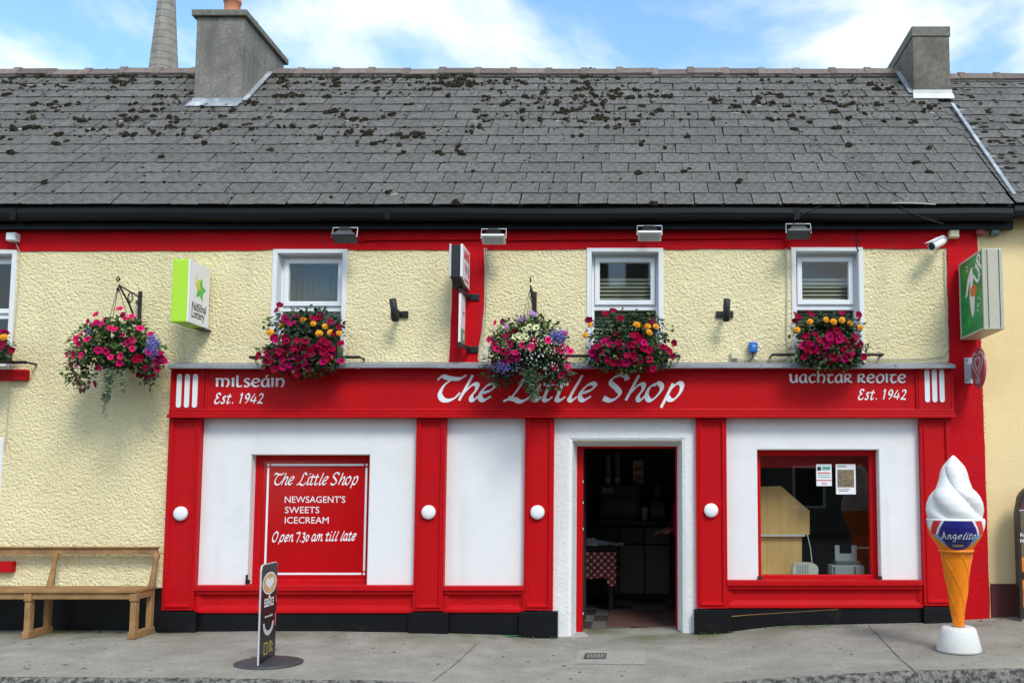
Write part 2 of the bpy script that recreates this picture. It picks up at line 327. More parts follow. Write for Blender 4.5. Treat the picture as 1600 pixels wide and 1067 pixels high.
    def ring(s, o, i, y0, y1, mi=0, bev=0.004):                       # frame of outer rect o and inner rect i = (x0,x1,z0,z1), front y0, back y1
        def lp(r, y, e=0): return [(r[0] + e, y, r[2] + e), (r[1] - e, y, r[2] + e), (r[1] - e, y, r[3] - e), (r[0] + e, y, r[3] - e)]
        b = bev
        loops = [lp(o, y1), lp(o, y0 + b), lp(o, y0, b), lp(i, y0, -b), lp(i, y0 + b), lp(i, y1)]
        vs = [p for l in loops for p in l]; fs = []
        for k in range(5):
            for j in range(4): fs.append((k * 4 + j, k * 4 + (j + 1) % 4, k * 4 + 4 + (j + 1) % 4, k * 4 + 4 + j))
        for j in range(4): fs.append((20 + j, 20 + (j + 1) % 4, (j + 1) % 4, j))
        return s.add(vs, fs, mi)
    def poly(s, pts, ext=None, mi=0):                                 # flat polygon, optionally extruded by vector ext
        pts = [Vector(p) for p in pts]; n = len(pts)
        if ext is None: return s.add(pts, [list(range(n))], mi)
        e = Vector(ext); q = [p + e for p in pts]
        return s.add(pts + q, [list(range(n))[::-1], list(range(n, 2 * n))] + [(k, (k + 1) % n, n + (k + 1) % n, n + k) for k in range(n)], mi)
    def mesh(s, name):
        me = bpy.data.meshes.new(name); me.from_pydata(s.v, [], s.f); me.update()
        me.polygons.foreach_set('material_index', s.mi); me.polygons.foreach_set('use_smooth', s.smooth)
        bm = bmesh.new(); bm.from_mesh(me)
        if len(s.f) < 60000 and not getattr(s, 'sheet', False): bmesh.ops.recalc_face_normals(bm, faces=bm.faces[:])
        bm.to_mesh(me); bm.free()
        return me
    def build(s, name, mat, parent=None, **kw):
        me = s.mesh(name)
        for mm_ in (mat if isinstance(mat, (list, tuple)) else [mat]): me.materials.append(MATS[mm_])
        return link(name, me, parent, **kw)
def link(name, me, parent=None, label=None, cat=None, group=None, kind=None):
    o = bpy.data.objects.new(name, me); COL.objects.link(o)
    if parent is not None: adopt(o, parent)
    tag(o, label, cat, group, kind); return o
def wloc(o):
    p = Vector(o.location)
    return p
def adopt(o, parent):
    o.parent = parent
    if parent.type == 'EMPTY': o.matrix_parent_inverse = Matrix.Translation(-Vector(parent.location))
def tag(o, label=None, cat=None, group=None, kind=None):
    if label: o['label'] = label
    if cat: o['category'] = cat
    if group: o['group'] = group
    if kind: o['kind'] = kind
    return o
def thing(name, loc, label, cat, group=None):
    e = bpy.data.objects.new(name, None); e.empty_display_size = .1; e.location = loc; COL.objects.link(e)
    return tag(e, label, cat, group)
def text_mesh(txt, size, fn, shear=0.0, bold=0.0, align='LEFT', width=None):
    cu = bpy.data.curves.new('t', 'FONT'); cu.body = txt; cu.size = size; cu.shear = shear; cu.align_x = align; cu.offset = bold; cu.resolution_u = 3
    o = bpy.data.objects.new('t', cu); COL.objects.link(o); dg = bpy.context.evaluated_depsgraph_get()
    me = o.evaluated_get(dg).to_mesh()
    vs = [v.co.copy() for v in me.vertices]; fs = [list(p.vertices) for p in me.polygons]
    bpy.data.objects.remove(o); bpy.data.curves.remove(cu)
    if width:
        a = min(v.x for v in vs); b = max(v.x for v in vs); k = width / (b - a)
        for v in vs: v.x = (v.x - a) * k
    mb = MB(); mb.sheet = True
    mb.add([fn(v.x, v.y) for v in vs], fs); return mb

# ---------------------------------------------------------------- pen lettering: each letter is strokes of a broad nib
def catmull(P, k=7):
    P = [Vector((p[0], p[1])) for p in P]
    if len(P) == 2: return [P[0].lerp(P[1], i / k) for i in range(k + 1)]
    Q = [P[0] * 2 - P[1]] + P + [P[-1] * 2 - P[-2]]; o = []
    for i in range(1, len(Q) - 2):
        a, b, c, d = Q[i - 1:i + 3]
        for j in range(k):
            t = j / k
            o.append(.5 * ((2 * b) + (c - a) * t + (2 * a - 5 * b + 4 * c - d) * t * t + (3 * b - a - 3 * c + d) * t ** 3))
    o.append(P[-1]); return o
ITAL = {  # adv, strokes; x-height 1, sloped already
 'T': (1.21, [[(0, 1.18), (.28, 1.40), (.7, 1.30), (1.3, 1.27), (1.7, 1.48)], [(.9, 1.27), (.42, .9), (.17, .42), (.3, .08), (.62, 0), (1.0, .12), (1.35, .45)]]),
 'h': (1.24, [[(.87, 1.48), (.08, 0)], [(.3, .38), (.82, .88), (1.13, .92), (1.08, .62), (.84, .28), (.82, .05), (1.0, .05), (1.2, .25)]]),
 'e': (.95, [[(.22, .42), (.7, .6), (.95, .85), (.82, .98), (.48, .86), (.14, .47), (.1, .14), (.32, .02), (.72, .24)]]),
 'L': (1.75, [[(1.72, 1.2), (1.52, 1.46), (1.2, 1.3), (1.0, .88), (.62, .35), (.36, .12), (0, -.05)], [(.3, .14), (.68, .06), (1.0, -.06), (1.38, .08), (1.68, .36)]]),
 'i': (.5, [[(.42, .98), (.12, .2), (.14, .03), (.3, .05), (.5, .22)], [(.52, 1.36), (.60, 1.28)]]),
 't': (.75, [[(.62, 1.32), (.18, .22), (.2, .03), (.4, .04), (.64, .22)], [(.1, .95), (.82, .98)]]),
 'l': (.68, [[(.9, 1.48), (.2, .25), (.17, .05), (.32, .02), (.58, .22)]]),
 'S': (1.24, [[(1.42, 1.2), (1.32, 1.42), (1.0, 1.48), (.58, 1.3), (.46, 1.02), (.78, .72), (.96, .42), (.75, .12), (.38, 0), (0, .14)]]),
 'o': (.92, [[(.66, .98), (.28, .78), (.08, .34), (.2, .04), (.5, .1), (.88, .52), (.95, .86), (.72, 1.0), (.52, .84)]]),
 'p': (1.3, [[(.72, 1.0), (.0, -.42)], [(.5, .6), (.95, .98), (1.22, .92), (1.15, .52), (.82, .1), (.52, .05), (.36, .22)]]),
 'E': (.95, [[(.95, 1.15), (.82, 1.38), (.45, 1.32), (.35, 1.0), (.6, .76), (.25, .6), (.05, .25), (.25, 0), (.6, .05), (.9, .3)]]),
 's': (.72, [[(.75, .86), (.55, .98), (.34, .84), (.4, .6), (.52, .38), (.42, .08), (.2, 0), (.0, .14)]]),
 '.': (.45, [[(.12, .10), (.2, .02)]]),
 '1': (.75, [[(.3, 1.1), (.62, 1.34), (.26, 0)]]),
 '9': (.95, [[(.92, 1.15), (.68, 1.34), (.36, 1.1), (.34, .76), (.58, .64), (.85, .9), (.96, 1.16), (.74, .5), (.25, 0)]]),
 '4': (1.0, [[(.72, 1.34), (.08, .42), (.95, .42)], [(.86, .9), (.55, 0)]]),
 '2': (1.0, [[(.3, 1.05), (.52, 1.32), (.86, 1.22), (.82, .9), (.42, .38), (.04, .04), (.35, .1), (.82, .03)]]),
 '7': (.8, [[(.15, 1.2), (.9, 1.25), (.2, -.2)]]),
 '3': (.8, [[(.2, 1.1), (.52, 1.25), (.7, 1.02), (.4, .72), (.65, .45), (.45, -.05), (.0, -.12)]]),
 '0': (.8, [[(.55, .95), (.22, .7), (.1, .3), (.25, .02), (.55, .25), (.72, .7), (.52, .95)]]),
 'a': (1.0, [[(.85, .95), (.48, .96), (.12, .55), (.1, .12), (.34, .06), (.72, .48), (.9, .95), (.66, .2), (.72, .03), (.98, .2)]]),
 'n': (1.0, [[(.36, .98), (.05, 0)], [(.14, .35), (.58, .9), (.82, .9), (.68, .3), (.7, .03), (.98, .2)]]),
 'm': (1.5, [[(.36, .98), (.05, 0)], [(.14, .35), (.52, .9), (.74, .9), (.5, 0)], [(.6, .35), (1.0, .9), (1.24, .9), (1.1, .3), (1.14, .03), (1.4, .2)]]),
 'O': (1.35, [[(.9, 1.5), (.35, 1.1), (.1, .5), (.3, .03), (.7, .1), (1.15, .7), (1.25, 1.25), (.95, 1.5), (.55, 1.25)]]),
 'A': (1.5, [[(-.1, .35), (.05, .05), (.35, .1), (.75, .8), (1.0, 1.5), (1.1, .6), (1.2, .05), (1.45, .15)], [(.35, .6), (1.2, .62)]]),
 'g': (1.0, [[(.85, .95), (.48, .96), (.14, .6), (.2, .2), (.5, .2), (.8, .6), (.88, .95), (.75, .1), (.6, -.4), (.25, -.5), (.05, -.3)]]),
}
UNCIAL = {
 'm': (1.7, [[(-.02, .88), (.14, .97), (.15, .5), (.15, 0)], [(.16, .80), (.34, .95), (.56, .96), (.74, .80), (.77, .5), (.77, 0)], [(.78, .80), (.96, .95), (1.2, .96), (1.42, .76), (1.45, .4), (1.34, .08), (1.18, .0)]]),
 'i': (.38, [[(.02, .88), (.14, .98), (.14, 0)]]),
 'l': (.72, [[(.12, 1.38), (.14, .2), (.34, .02), (.66, .10)]]),
 's': (.78, [[(.68, .86), (.38, .98), (.12, .76), (.38, .5), (.66, .26), (.4, 0), (.06, .1)]]),
 'e': (1.0, [[(.9, .16), (.55, 0), (.16, .2), (.08, .56), (.34, .94), (.68, .94), (.86, .72), (.6, .52), (.12, .48)]]),
 'a': (1.0, [[(.8, .9), (.46, .96), (.1, .62), (.14, .14), (.44, .02), (.72, .3), (.78, .95), (.8, .14), (.98, .02)]]),
 'n': (1.08, [[(.0, .86), (.14, .95), (.14, 0)], [(.16, .68), (.48, .96), (.86, .8), (.88, .35), (.74, .04), (.62, .0)]]),
 'u': (1.05, [[(-.05, .82), (.12, .96), (.14, .3), (.4, .02), (.76, .24), (.82, .96), (.84, .0)]]),
 'c': (.9, [[(.84, .82), (.5, .98), (.1, .56), (.32, .02), (.84, .16)]]),
 'h': (1.08, [[(.12, 1.4), (.14, 0)], [(.16, .68), (.48, .96), (.86, .8), (.88, .35), (.74, .04), (.62, .0)]]),
 't': (.86, [[(.0, .93), (.8, .95)], [(.42, .93), (.16, .5), (.3, .04), (.6, .02), (.8, .16)]]),
 'R': (1.0, [[(.12, .95), (.12, 0)], [(.12, .93), (.6, .98), (.74, .74), (.5, .5), (.18, .46)], [(.36, .48), (.6, .14), (.95, .02)]]),
 'o': (1.05, [[(.5, .98), (.1, .6), (.2, .1), (.52, 0), (.9, .4), (.82, .86), (.5, .98)]]),
}
def pen(txt, font, fn, width, xh, nib=.27, angle=35, thin=.09, spacing=.12, lift=0.0004, word=None):
    """fn(x, z, lift) -> point; the line is scaled to the given width, x-height xh metres."""
    f = math.radians(angle); cur = 0; S = []; wi = 0
    for ch in txt:
        if ch == ' ': cur += .5; wi += 1; continue
        if ch == 'á':
            adv, st = font['a']; st = st + [[(.45, 1.16), (.74, 1.42)]]
        else: adv, st = font[ch]
        if word is None or wi == word:
            for q in st: S.append([(p[0] + cur, p[1]) for p in q])
        cur += adv + spacing
    cur -= spacing; k = width / cur
    mb = MB(); mb.sheet = True
    for si, q in enumerate(S):
        pts = catmull([(p[0], p[1]) for p in q]); n = len(pts); L = []
        for i, p in enumerate(pts):
            d = pts[min(i + 1, n - 1)] - pts[max(i - 1, 0)]
            th = math.atan2(d.y, d.x); hw = .5 * math.sqrt((nib * math.sin(th - f)) ** 2 + thin ** 2)
            nn = Vector((-math.sin(th), math.cos(th)))
            L.append((p + nn * hw, p - nn * hw))
        vs = []
        for i, (a, b) in enumerate(L):
            l = (si % 4) * lift + i * 1e-5
            vs += [fn(a.x * k, a.y * xh, l), fn(b.x * k, b.y * xh, l)]
        mb.add(vs, [(2 * i, 2 * i + 1, 2 * i + 3, 2 * i + 2) for i in range(n - 1)])
    return mb

def pen_words(txt, font, fn, width, xh, *a, mat='letter_white', parent=None, **k):
    for i, wd in enumerate(txt.split(' ')):
        o = pen(txt, font, fn, width, xh, *a, word=i, **k).build('lettering', mat, parent)
        o['label'] = 'white lettering reading ' + wd.lower() if len(wd) > 3 else 'white lettering reading ' + wd
# damp, greenish dirt in the concrete close to the foot of the wall
m = MATS['concrete']; t_ = m.node_tree; b_ = t_.nodes['Principled BSDF']; L_ = t_.links.new
src = b_.inputs['Base Color'].links[0].from_socket
tcx = [n for n in t_.nodes if n.type == 'TEX_COORD'][0]
sx = t_.nodes.new('ShaderNodeSeparateXYZ'); L_(tcx.outputs['Object'], sx.inputs[0])
mr_ = t_.nodes.new('ShaderNodeMapRange'); mr_.inputs['From Min'].default_value = -0.75; mr_.inputs['From Max'].default_value = -0.12; L_(sx.outputs['Y'], mr_.inputs['Value'])
nz_ = t_.nodes.new('ShaderNodeTexNoise'); nz_.inputs['Scale'].default_value = 1.9; nz_.inputs['Detail'].default_value = 8; L_(tcx.outputs['Object'], nz_.inputs['Vector'])
mr2 = t_.nodes.new('ShaderNodeMapRange'); mr2.inputs['From Min'].default_value = 0.42; mr2.inputs['From Max'].default_value = 0.66; L_(nz_.outputs['Fac'], mr2.inputs['Value'])
mu = t_.nodes.new('ShaderNodeMath'); mu.operation = 'MULTIPLY'; L_(mr_.outputs[0], mu.inputs[0]); L_(mr2.outputs[0], mu.inputs[1])
mxx = t_.nodes.new('ShaderNodeMix'); mxx.data_type = 'RGBA'; mxx.inputs['B'].default_value = (0.135, 0.135, 0.075, 1)
L_(mu.outputs[0], mxx.inputs['Factor']); L_(src, mxx.inputs['A']); L_(mxx.outputs['Result'], b_.inputs['Base Color'])
# ================================================================= GROUND
_prof = [(-900, 984), (0, 986), (250, 987), (450, 986), (650, 988), (760, 991), (850, 996), (960, 994), (1090, 990), (1250, 977), (1440, 973), (1600, 966), (2600, 960)]
_prof = [(AX(a, b, -.1), AZ(b, -.1)) for a, b in _prof]
def gz(x):
    if x <= _prof[0][0]: return _prof[0][1]
    for (a, za), (b, zb) in zip(_prof, _prof[1:]):
        if x <= b:
            t = (x - a) / (b - a); t = t * t * (3 - 2 * t); return za + (zb - za) * t
    return _prof[-1][1]
FALL = 0.012                                    # the pavement falls a little towards the kerb
_kp = [(-400, 1056), (0, 1057), (250, 1059), (500, 1062), (700, 1068), (900, 1073), (1050, 1071), (1170, 1063), (1290, 1054), (1450, 1047), (1600, 1044), (2000, 1042)]
_kk = []
for a, b in _kp:
    z = 0.0
    for _ in range(6):
        p = atz(a, b, z); z = gz(p.x) + FALL * p.y
    _kk.append((p.x, p.y))
def ky(x):
    if x <= _kk[0][0]: return _kk[0][1]
    for (a, ya), (b, yb) in zip(_kk, _kk[1:]):
        if x <= b:
            t = (x - a) / (b - a); t = t * t * (3 - 2 * t); return ya + (yb - ya) * t
    return _kk[-1][1]
def pz(x, y):                                   # height of the pavement
    return gz(x) + FALL * y + 0.006 * (mnoise.noise((x * 1.7, y * 1.7, 3)))
def grid(mb, xs, ys, fn, mi=0):
    vs = [fn(x, y) for y in ys for x in xs]; nx = len(xs)
    mb.add(vs, [(j * nx + i, j * nx + i + 1, (j + 1) * nx + i + 1, (j + 1) * nx + i) for j in range(len(ys) - 1) for i in range(nx - 1)], mi, True)
def lin(a, b, n): return [a + (b - a) * i / n for i in range(n + 1)]
xs = lin(-14, 12, 260)
mb = MB(); mb.sheet = True
grid(mb, xs, lin(0, 1, 40), lambda x, t: (x, ky(x) * t + .4 * (1 - t), pz(x, ky(x) * t + .4 * (1 - t))))
pav = mb.build('pavement', 'concrete', kind='structure')
tag(pav, 'grey concrete pavement in front of the shop', None)
# kerb: rough arris and face
mb = MB(); mb.sheet = True
kx = lin(-14, 12, 900)
def kerbpt(x, k):
    y = ky(x); z = pz(x, y); n = mnoise.noise((x * 9, k * 3.1, 5)); n2 = mnoise.noise((x * 31, k * 7.7, 9))
    jy, jz = .016 * n + .014 * n2, .012 * n + .012 * n2
    return [(x, y + .012 + jy * .3, z + .002), (x, y - .025 + jy, z - .004 + jz * .4), (x, y - .055 + jy, z - .03 + jz), (x, y - .07 + jy, z - .08 + jz), (x, y - .085, z - .16)][k]
vs = [kerbpt(x, k) for k in range(5) for x in kx]; nx = len(kx)
mb.add(vs, [(k * nx + i, (k + 1) * nx + i, (k + 1) * nx + i + 1, k * nx + i + 1) for k in range(4) for i in range(nx - 1)], 0, True)
tag(mb.build('kerb', 'kerb_concrete', kind='structure'), 'worn concrete kerb along the pavement')
mb = MB(); mb.sheet = True
rx = [-400, -100, -40, -20] + lin(-14, 12, 100) + [20, 40, 100, 400]
grid(mb, rx, [0, .02, .1, .3, 1, 4, 10, 30, 100, 400], lambda x, t: (x, ky(max(-14, min(12, x))) - .05 - t, pz(max(-14, min(12, x)), ky(max(-14, min(12, x)))) - .115 + .02 * min(t, 4)))
tag(mb.build('road', 'asphalt', kind='structure'), 'dark asphalt road in front of the kerb')
mb = MB(); mb.box(-600, 600, -600, 600, -3.2, -3.0); tag(mb.build('ground', 'earth', kind='structure'), 'ground under the street')
# joints and a lighter patch in the concrete
def strip_on_ground(mb, pts, w, dz=.004):
    P = [atz(a, b, 0) for a, b in pts]
    for _ in range(4): P = [atz(pts[i][0], pts[i][1], pz(P[i].x, P[i].y) + dz) for i in range(len(P))]
    for i in range(len(P) - 1):
        N = 14
        for k in range(N):
            a = P[i].lerp(P[i + 1], k / N); b = P[i].lerp(P[i + 1], (k + 1) / N)
            d = (P[i + 1] - P[i]).normalized(); n = Vector((-d.y, d.x, 0)) * w / 2
            q = [a + n, a - n, b - n, b + n]
            mb.add([(p.x, p.y, pz(p.x, p.y) + dz) for p in q], [(0, 1, 2, 3)])
for pts, wd in (([(744, 1006), (712, 1036), (676, 1064)], .009), ([(1357, 976), (1400, 1022), (1432, 1050)], .011)):
    mb = MB(); mb.sheet = True; strip_on_ground(mb, pts, wd); mb.build('joint', 'kerb_concrete', pav)
def ground_pt(px, py, dz=0.0):
    p = atz(px, py, 0)
    for _ in range(6): p = atz(px, py, pz(p.x, p.y) + dz)
    return p
mb = MB(); mb.sheet = True
c = [ground_pt(*q) for q in ((897, 1037), (1008, 1038), (1009, 1016), (903, 1016))]
N = 12
def bil(u, v):
    p = c[0].lerp(c[1], u).lerp(c[3].lerp(c[2], u), v); return (p.x, p.y, pz(p.x, p.y) + .004)
grid(mb, lin(0, 1, N), lin(0, 1, 4), bil); mb.build('repair_patch', 'patch_concrete', pav)
g0, g1 = ground_pt(912, 1030), ground_pt(948, 1021)
gr = thing('drain_grate', ((g0.x + g1.x) / 2, (g0.y + g1.y) / 2, pz(g0.x, g0.y)), 'small iron drain grate set in the pavement before the door', 'drain grate')
zt = max(pz(g0.x, g0.y), pz(g1.x, g1.y)) + .008
mb = MB(); mb.ring((0, 1, 0, 1), (.06, .94, .08, .92), 0, 1)
def flat(mb): mb.v = [(g0.x + v[0] * (g1.x - g0.x), g0.y + v[2] * (g1.y - g0.y), zt - v[1] * .03) for v in mb.v]; return mb
flat(mb).build('frame', 'iron_grate', gr)
for k in range(7):
    mb = MB(); mb.box(.08 + .125 * k, .13 + .125 * k, 0.1, 1, .05, .95); flat(mb).build('bar', 'iron_grate', gr)
mb = MB(); mb.box(.01, .99, .75, .9, .02, .98); flat(mb).build('sump', 'black_paint', gr)
mb = MB(); mb.sheet = True
a = ground_pt(800, 993)
mb.add([(a.x + dx_, a.y + dy_, pz(a.x, a.y) + .006) for dx_, dy_ in ((-.09, -.02), (.08, -.03), (.10, .02), (.02, .035), (-.07, .03))], [(0, 1, 2, 3, 4)])
mb.build('paint_splash', 'green_stain', pav)
# bits of grit and moss along the foot of the wall
mb = MB(); rg = random.Random(3)
for i in range(420):
    x = rg.uniform(-7.2, 4.6)
    y = -.16 - abs(rg.gauss(0, .05)) if rg.random() < .6 else rg.uniform(-2.2, -.2)
    s = rg.uniform(.003, .010); z = pz(x, y)
    q = [(x + s * math.cos(a_) * rg.uniform(.6, 1.2), y + s * math.sin(a_) * rg.uniform(.6, 1.2), z + .0035) for a_ in (0, 1.3, 2.5, 3.8, 5.0)]
    mb.add(q + [(x, y, z + .004 + s * .6)], [(0, 1, 5), (1, 2, 5), (2, 3, 5), (3, 4, 5), (4, 0, 5)])
mb.build('grit', 'kerb_concrete', pav, kind='stuff')
mb = MB(); mb.sheet = True                      # trodden gum spots and oil drips
for i in range(150):
    x = rg.uniform(-7.5, 5.0); y = rg.uniform(-2.6, -.3); r_ = rg.uniform(.006, .018) * (1.6 if rg.random() < .12 else 1)
    mb.add([(x + r_ * math.cos(a_) * rg.uniform(.7, 1.2), y + r_ * math.sin(a_) * rg.uniform(.7, 1.2), pz(x, y) + .003) for a_ in lin(0, 2 * math.pi, 9)[:-1]], [list(range(9))])
mb.build('gum_spots', 'gum', pav, kind='stuff')
mb = MB(); mb.sheet = True                      # weeds in the angle of wall and pavement
for i in range(40):
    x = rg.choice((rg.uniform(-7, -5.2), rg.uniform(.6, 2.2), rg.uniform(-1.4, -.9), rg.uniform(3.3, 4.6))); y = -.145 - rg.random() * .03
    for k in range(rg.randint(4, 9)):
        a_ = rg.uniform(0, 6.28); l_ = rg.uniform(.012, .045); d_ = Vector((math.cos(a_) * .6, -abs(math.sin(a_)) * .6, rg.uniform(.4, 1.1))).normalized(); p_ = Vector((x + rg.gauss(0, .015), y, pz(x, y))); s_ = d_.orthogonal().normalized() * l_ * .14
        mb.add([p_ - s_, p_ + s_, p_ + d_ * l_], [(0, 1, 2)])
mb.build('weeds', 'leaf_green', pav, kind='stuff')

# ================================================================= SHOP BUILDING
YE = -.13                                        # eave line (lower edge of the slates)
ZE = AZ(322, YE)
YR = 3.05                                        # ridge
ZR = AZ(116, YR)
SL = math.hypot(YR - YE, ZR - ZE); SV = Vector((0, YR - YE, ZR - ZE)) / SL; NV = Vector((0, -SV.z, SV.y))
XL, XR = -10.2, AX(1584, 320, YE)                # left end out of frame, right party line
def onroof(px, py):                              # photo point on the front slope
    d = ray(px, py); o = Vector((0, -D, HC)); q = Vector((0, YE, ZE))
    t = (q - o).dot(NV) / d.dot(NV); return o + d * t
Z_FB = AZ(359, -.09)                             # foot of the eaves board
ZG = -0.35
house = thing('terraced_shop_house', (-2, 0, 0), 'two storey yellow roughcast shop house with mossy slate roof and red trim', 'house')
def wall_holes(mb, x0, x1, z0, z1, holes, yf, yb, mi=0):
    X = sorted({x0, x1, *[h[0] for h in holes], *[h[1] for h in holes]}); Zs = sorted({z0, z1, *[h[2] for h in holes], *[h[3] for h in holes]})
    inside = lambda x, z: any(h[0] < x < h[1] and h[2] < z < h[3] for h in holes)
    for i in range(len(X) - 1):
        for j in range(len(Zs) - 1):
            if inside((X[i] + X[i + 1]) / 2, (Zs[j] + Zs[j + 1]) / 2): continue
            a, b, c_, d_ = X[i], X[i + 1], Zs[j], Zs[j + 1]
            mb.add([(a, yf, c_), (b, yf, c_), (b, yf, d_), (a, yf, d_)], [(0, 1, 2, 3)], mi)
            mb.add([(a, yb, c_), (b, yb, c_), (b, yb, d_), (a, yb, d_)], [(3, 2, 1, 0)], mi)
    for h in holes:
        a, b, c_, d_ = h
        mb.add([(a, yf, c_), (b, yf, c_), (b, yf, d_), (a, yf, d_), (a, yb, c_), (b, yb, c_), (b, yb, d_), (a, yb, d_)],
               [(0, 4, 5, 1), (1, 5, 6, 2), (2, 6, 7, 3), (3, 7, 4, 0)], mi)
    return mb
# openings (outer edge of the white trim), from the photo, on the wall plane
def opening(l, r, t, b, py): return (AX(l, py), AX(r, py), AZ(b), AZ(t))
UP = [opening(-80, 27, 391, 572, 400), opening(427, 543, 390, 566, 400), opening(917, 1036, 388, 566, 400), opening(1236, 1348, 387, 566, 400)]
LOWL = opening(-110, 6, 685, 878, 690)
SHOPL = (AX(392, 720), AX(580, 720), AZ(914.5, -.115) - .012, AZ(709))
SHOPR = (AX(1181, 720), AX(1374, 720), AZ(906.5, -.115) - .012, AZ(701))
DOOR = (AX(893, 760), AX(1066, 760), ZG, AZ(690))
mb = MB(); mb.sheet = True
wall_holes(mb, XL, AX(1540, 700), ZG, AZ(352), UP + [LOWL, SHOPL, SHOPR, DOOR], 0, .42)
wl = mb.build('front_wall', 'yellow_render', house)
mb = MB()
mb.box(XL, XR, 5.6, 5.9, ZG, AZ(352)); mb.build('back_wall', 'inner_wall', house)
mb = MB(); mb.box(XL, XL + .3, .42, 5.6, ZG, AZ(352)); mb.build('end_wall', 'inner_wall', house)
mb = MB(); mb.box(XR - .1, XR + .15, .42, 5.6, ZG, AZ(352)); mb.build('end_wall', 'inner_wall', house)
ZFL = AZ(640, .42)
mb = MB(); mb.box(XL + .3, XR - .1, .42, 5.6, ZFL, ZFL + .25); mb.build('upper_floor', 'inner_wall', house)
mb = MB(); mb.box(XL + .3, XR - .1, .42, 5.6, AZ(352) - .02, AZ(352) + .05); mb.build('upper_ceiling', 'inner_wall', house)
for px in (200, 720, 1120):                     # partitions upstairs
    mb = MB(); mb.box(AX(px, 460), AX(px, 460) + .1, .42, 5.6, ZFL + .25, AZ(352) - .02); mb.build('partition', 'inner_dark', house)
# painted bands, a little proud of the roughcast
def wobble_strip(mb, pts_l, pts_r, y0, y1, seed):
    """vertical or horizontal painted band: two lists of (x,z) edges, slightly wandering"""
    n = len(pts_l); vs = []
    for y in (y0, y1):
        for (a, b) in zip(pts_l, pts_r): vs += [(a[0], y, a[1]), (b[0], y, b[1])]
    fs = []
    for i in range(n - 1):
        fs.append((2 * i, 2 * i + 1, 2 * i + 3, 2 * i + 2))
        fs.append((2 * i, 2 * i + 2, 2 * n + 2 * i + 2, 2 * n + 2 * i)); fs.append((2 * i + 1, 2 * n + 2 * i + 1, 2 * n + 2 * i + 3, 2 * i + 3))
    fs += [(0, 2 * n, 2 * n + 1, 1), (2 * n - 2, 2 * n - 1, 4 * n - 1, 4 * n - 2)]
    return mb.add(vs, fs)
def wob(x, s, a=.012): return a * mnoise.noise((x * 3.3, s, 0)) + a * .6 * mnoise.noise((x * 11, s, 4))
zb0, zb1 = AZ(393), AZ(388.5)
X0b, X1b = XL, AX(1526, 360)
n = 90; top = []; bot = []
for i in range(n + 1):
    x = X0b + (X1b - X0b) * i / n; t = min(1, max(0, (x + 6.9) / 10.5)); base = zb0 + (zb1 - zb0) * t
    if any(u[0] - .03 < x < u[1] + .03 for u in UP): base = max(base, UP[1][3] + .004)
    top.append((x, AZ(352) - .02)); bot.append((x, base + wob(x, 1)))
mb = MB(); wobble_strip(mb, top, bot, -.012, .01, 1); mb.build('eaves_band', 'red_masonry', house)
def vstrip(name, l, r, mat, yf):                # l, r lists of (px,py)
    zs = lin(AZ(l[0][1]), AZ(l[-1][1]), 40); A = []; B = []
    def ip(tab, z):
        q = [(AZ(b), AX(a, b)) for a, b in tab]
        for (z0, x0), (z1, x1) in zip(q, q[1:]):
            if z1 <= z <= z0 + 1e-6: return x0 + (x1 - x0) * (z0 - z) / (z0 - z1)
        return q[-1][1]
    for z in zs: A.append((ip(l, z) + wob(z, 7, .008), z)); B.append((ip(r, z) + wob(z, 17, .006), z))
    mb = MB(); wobble_strip(mb, A, B, yf, .01, 2); return mb.build(name, mat, house)
vstrip('painted_strip', [(710, 386), (707, 460), (704, 520), (702, 570)], [(757, 386), (757, 470), (752, 520), (747, 570)], 'red_masonry', -.016)
vstrip('painted_strip', [(1479, 386), (1481, 470), (1483, 560), (1484, 570), (1466, 575), (1466, 800), (1466, 990)], [(1527, 386), (1530, 470), (1533, 560), (1536, 650), (1541, 800), (1547, 990)], 'red_masonry', -.018)
# dark painted foot of the wall
mb = MB(); n = 40; A = []; B = []
for i in range(n + 1):
    x = XL + (AX(268, 930) - XL) * i / n; A.append((x, AZ(918) + wob(x, 30))); B.append((x, ZG))
wobble_strip(mb, A, B, -.022, .01, 1); mb.build('wall_foot', 'black_paint', house)
# ---- eaves: board and gutter
mb = MB(); mb.box(XL, AX(1583, 350, -.10), -.10, -.07, Z_FB, AZ(324, -.10), .004); mb.build('eaves_board', 'black_gutter', house)
mb = MB(); mb.box(XL, AX(1583, 350, -.07), -.07, .0, Z_FB + .012, Z_FB + .03); mb.build('soffit', 'black_gutter', house)
GO = .17
ZGT = AZ(323.5, -.40 + GO); ZGB = AZ(343, -.40 + GO)
prof = [(-.275, ZGT - .01), (-.275, ZGB + .02), (-.30, ZGB), (-.37, ZGB), (-.395, ZGB + .02), (-.405, ZGB + .07), (-.40, ZGT - .012), (-.412, ZGT), (-.40, ZGT + .004), (-.39, ZGT - .01), (-.385, ZGB + .03), (-.36, ZGB + .012), (-.30, ZGB + .012), (-.285, ZGB + .03), (-.285, ZGT - .01)]
prof = [(y + GO, z) for y, z in prof]
def extr(prof, x0, x1, n=60, sag=0.0, seed=0):
    mb = MB(); m_ = len(prof); vs = []
    for i in range(n + 1):
        x = x0 + (x1 - x0) * i / n; dz = sag * mnoise.noise((x * .6, seed, 0)) + sag * .3 * mnoise.noise((x * 2.3, seed, 2))
        vs += [(x, y, z + dz) for y, z in prof]
    fs = [(i * m_ + k, i * m_ + (k + 1) % m_, (i + 1) * m_ + (k + 1) % m_, (i + 1) * m_ + k) for i in range(n) for k in range(m_)]
    mb.add(vs, fs); mb.add(vs[:m_], [list(range(m_))]); mb.add(vs[-m_:], [list(range(m_))[::-1]])
    return mb
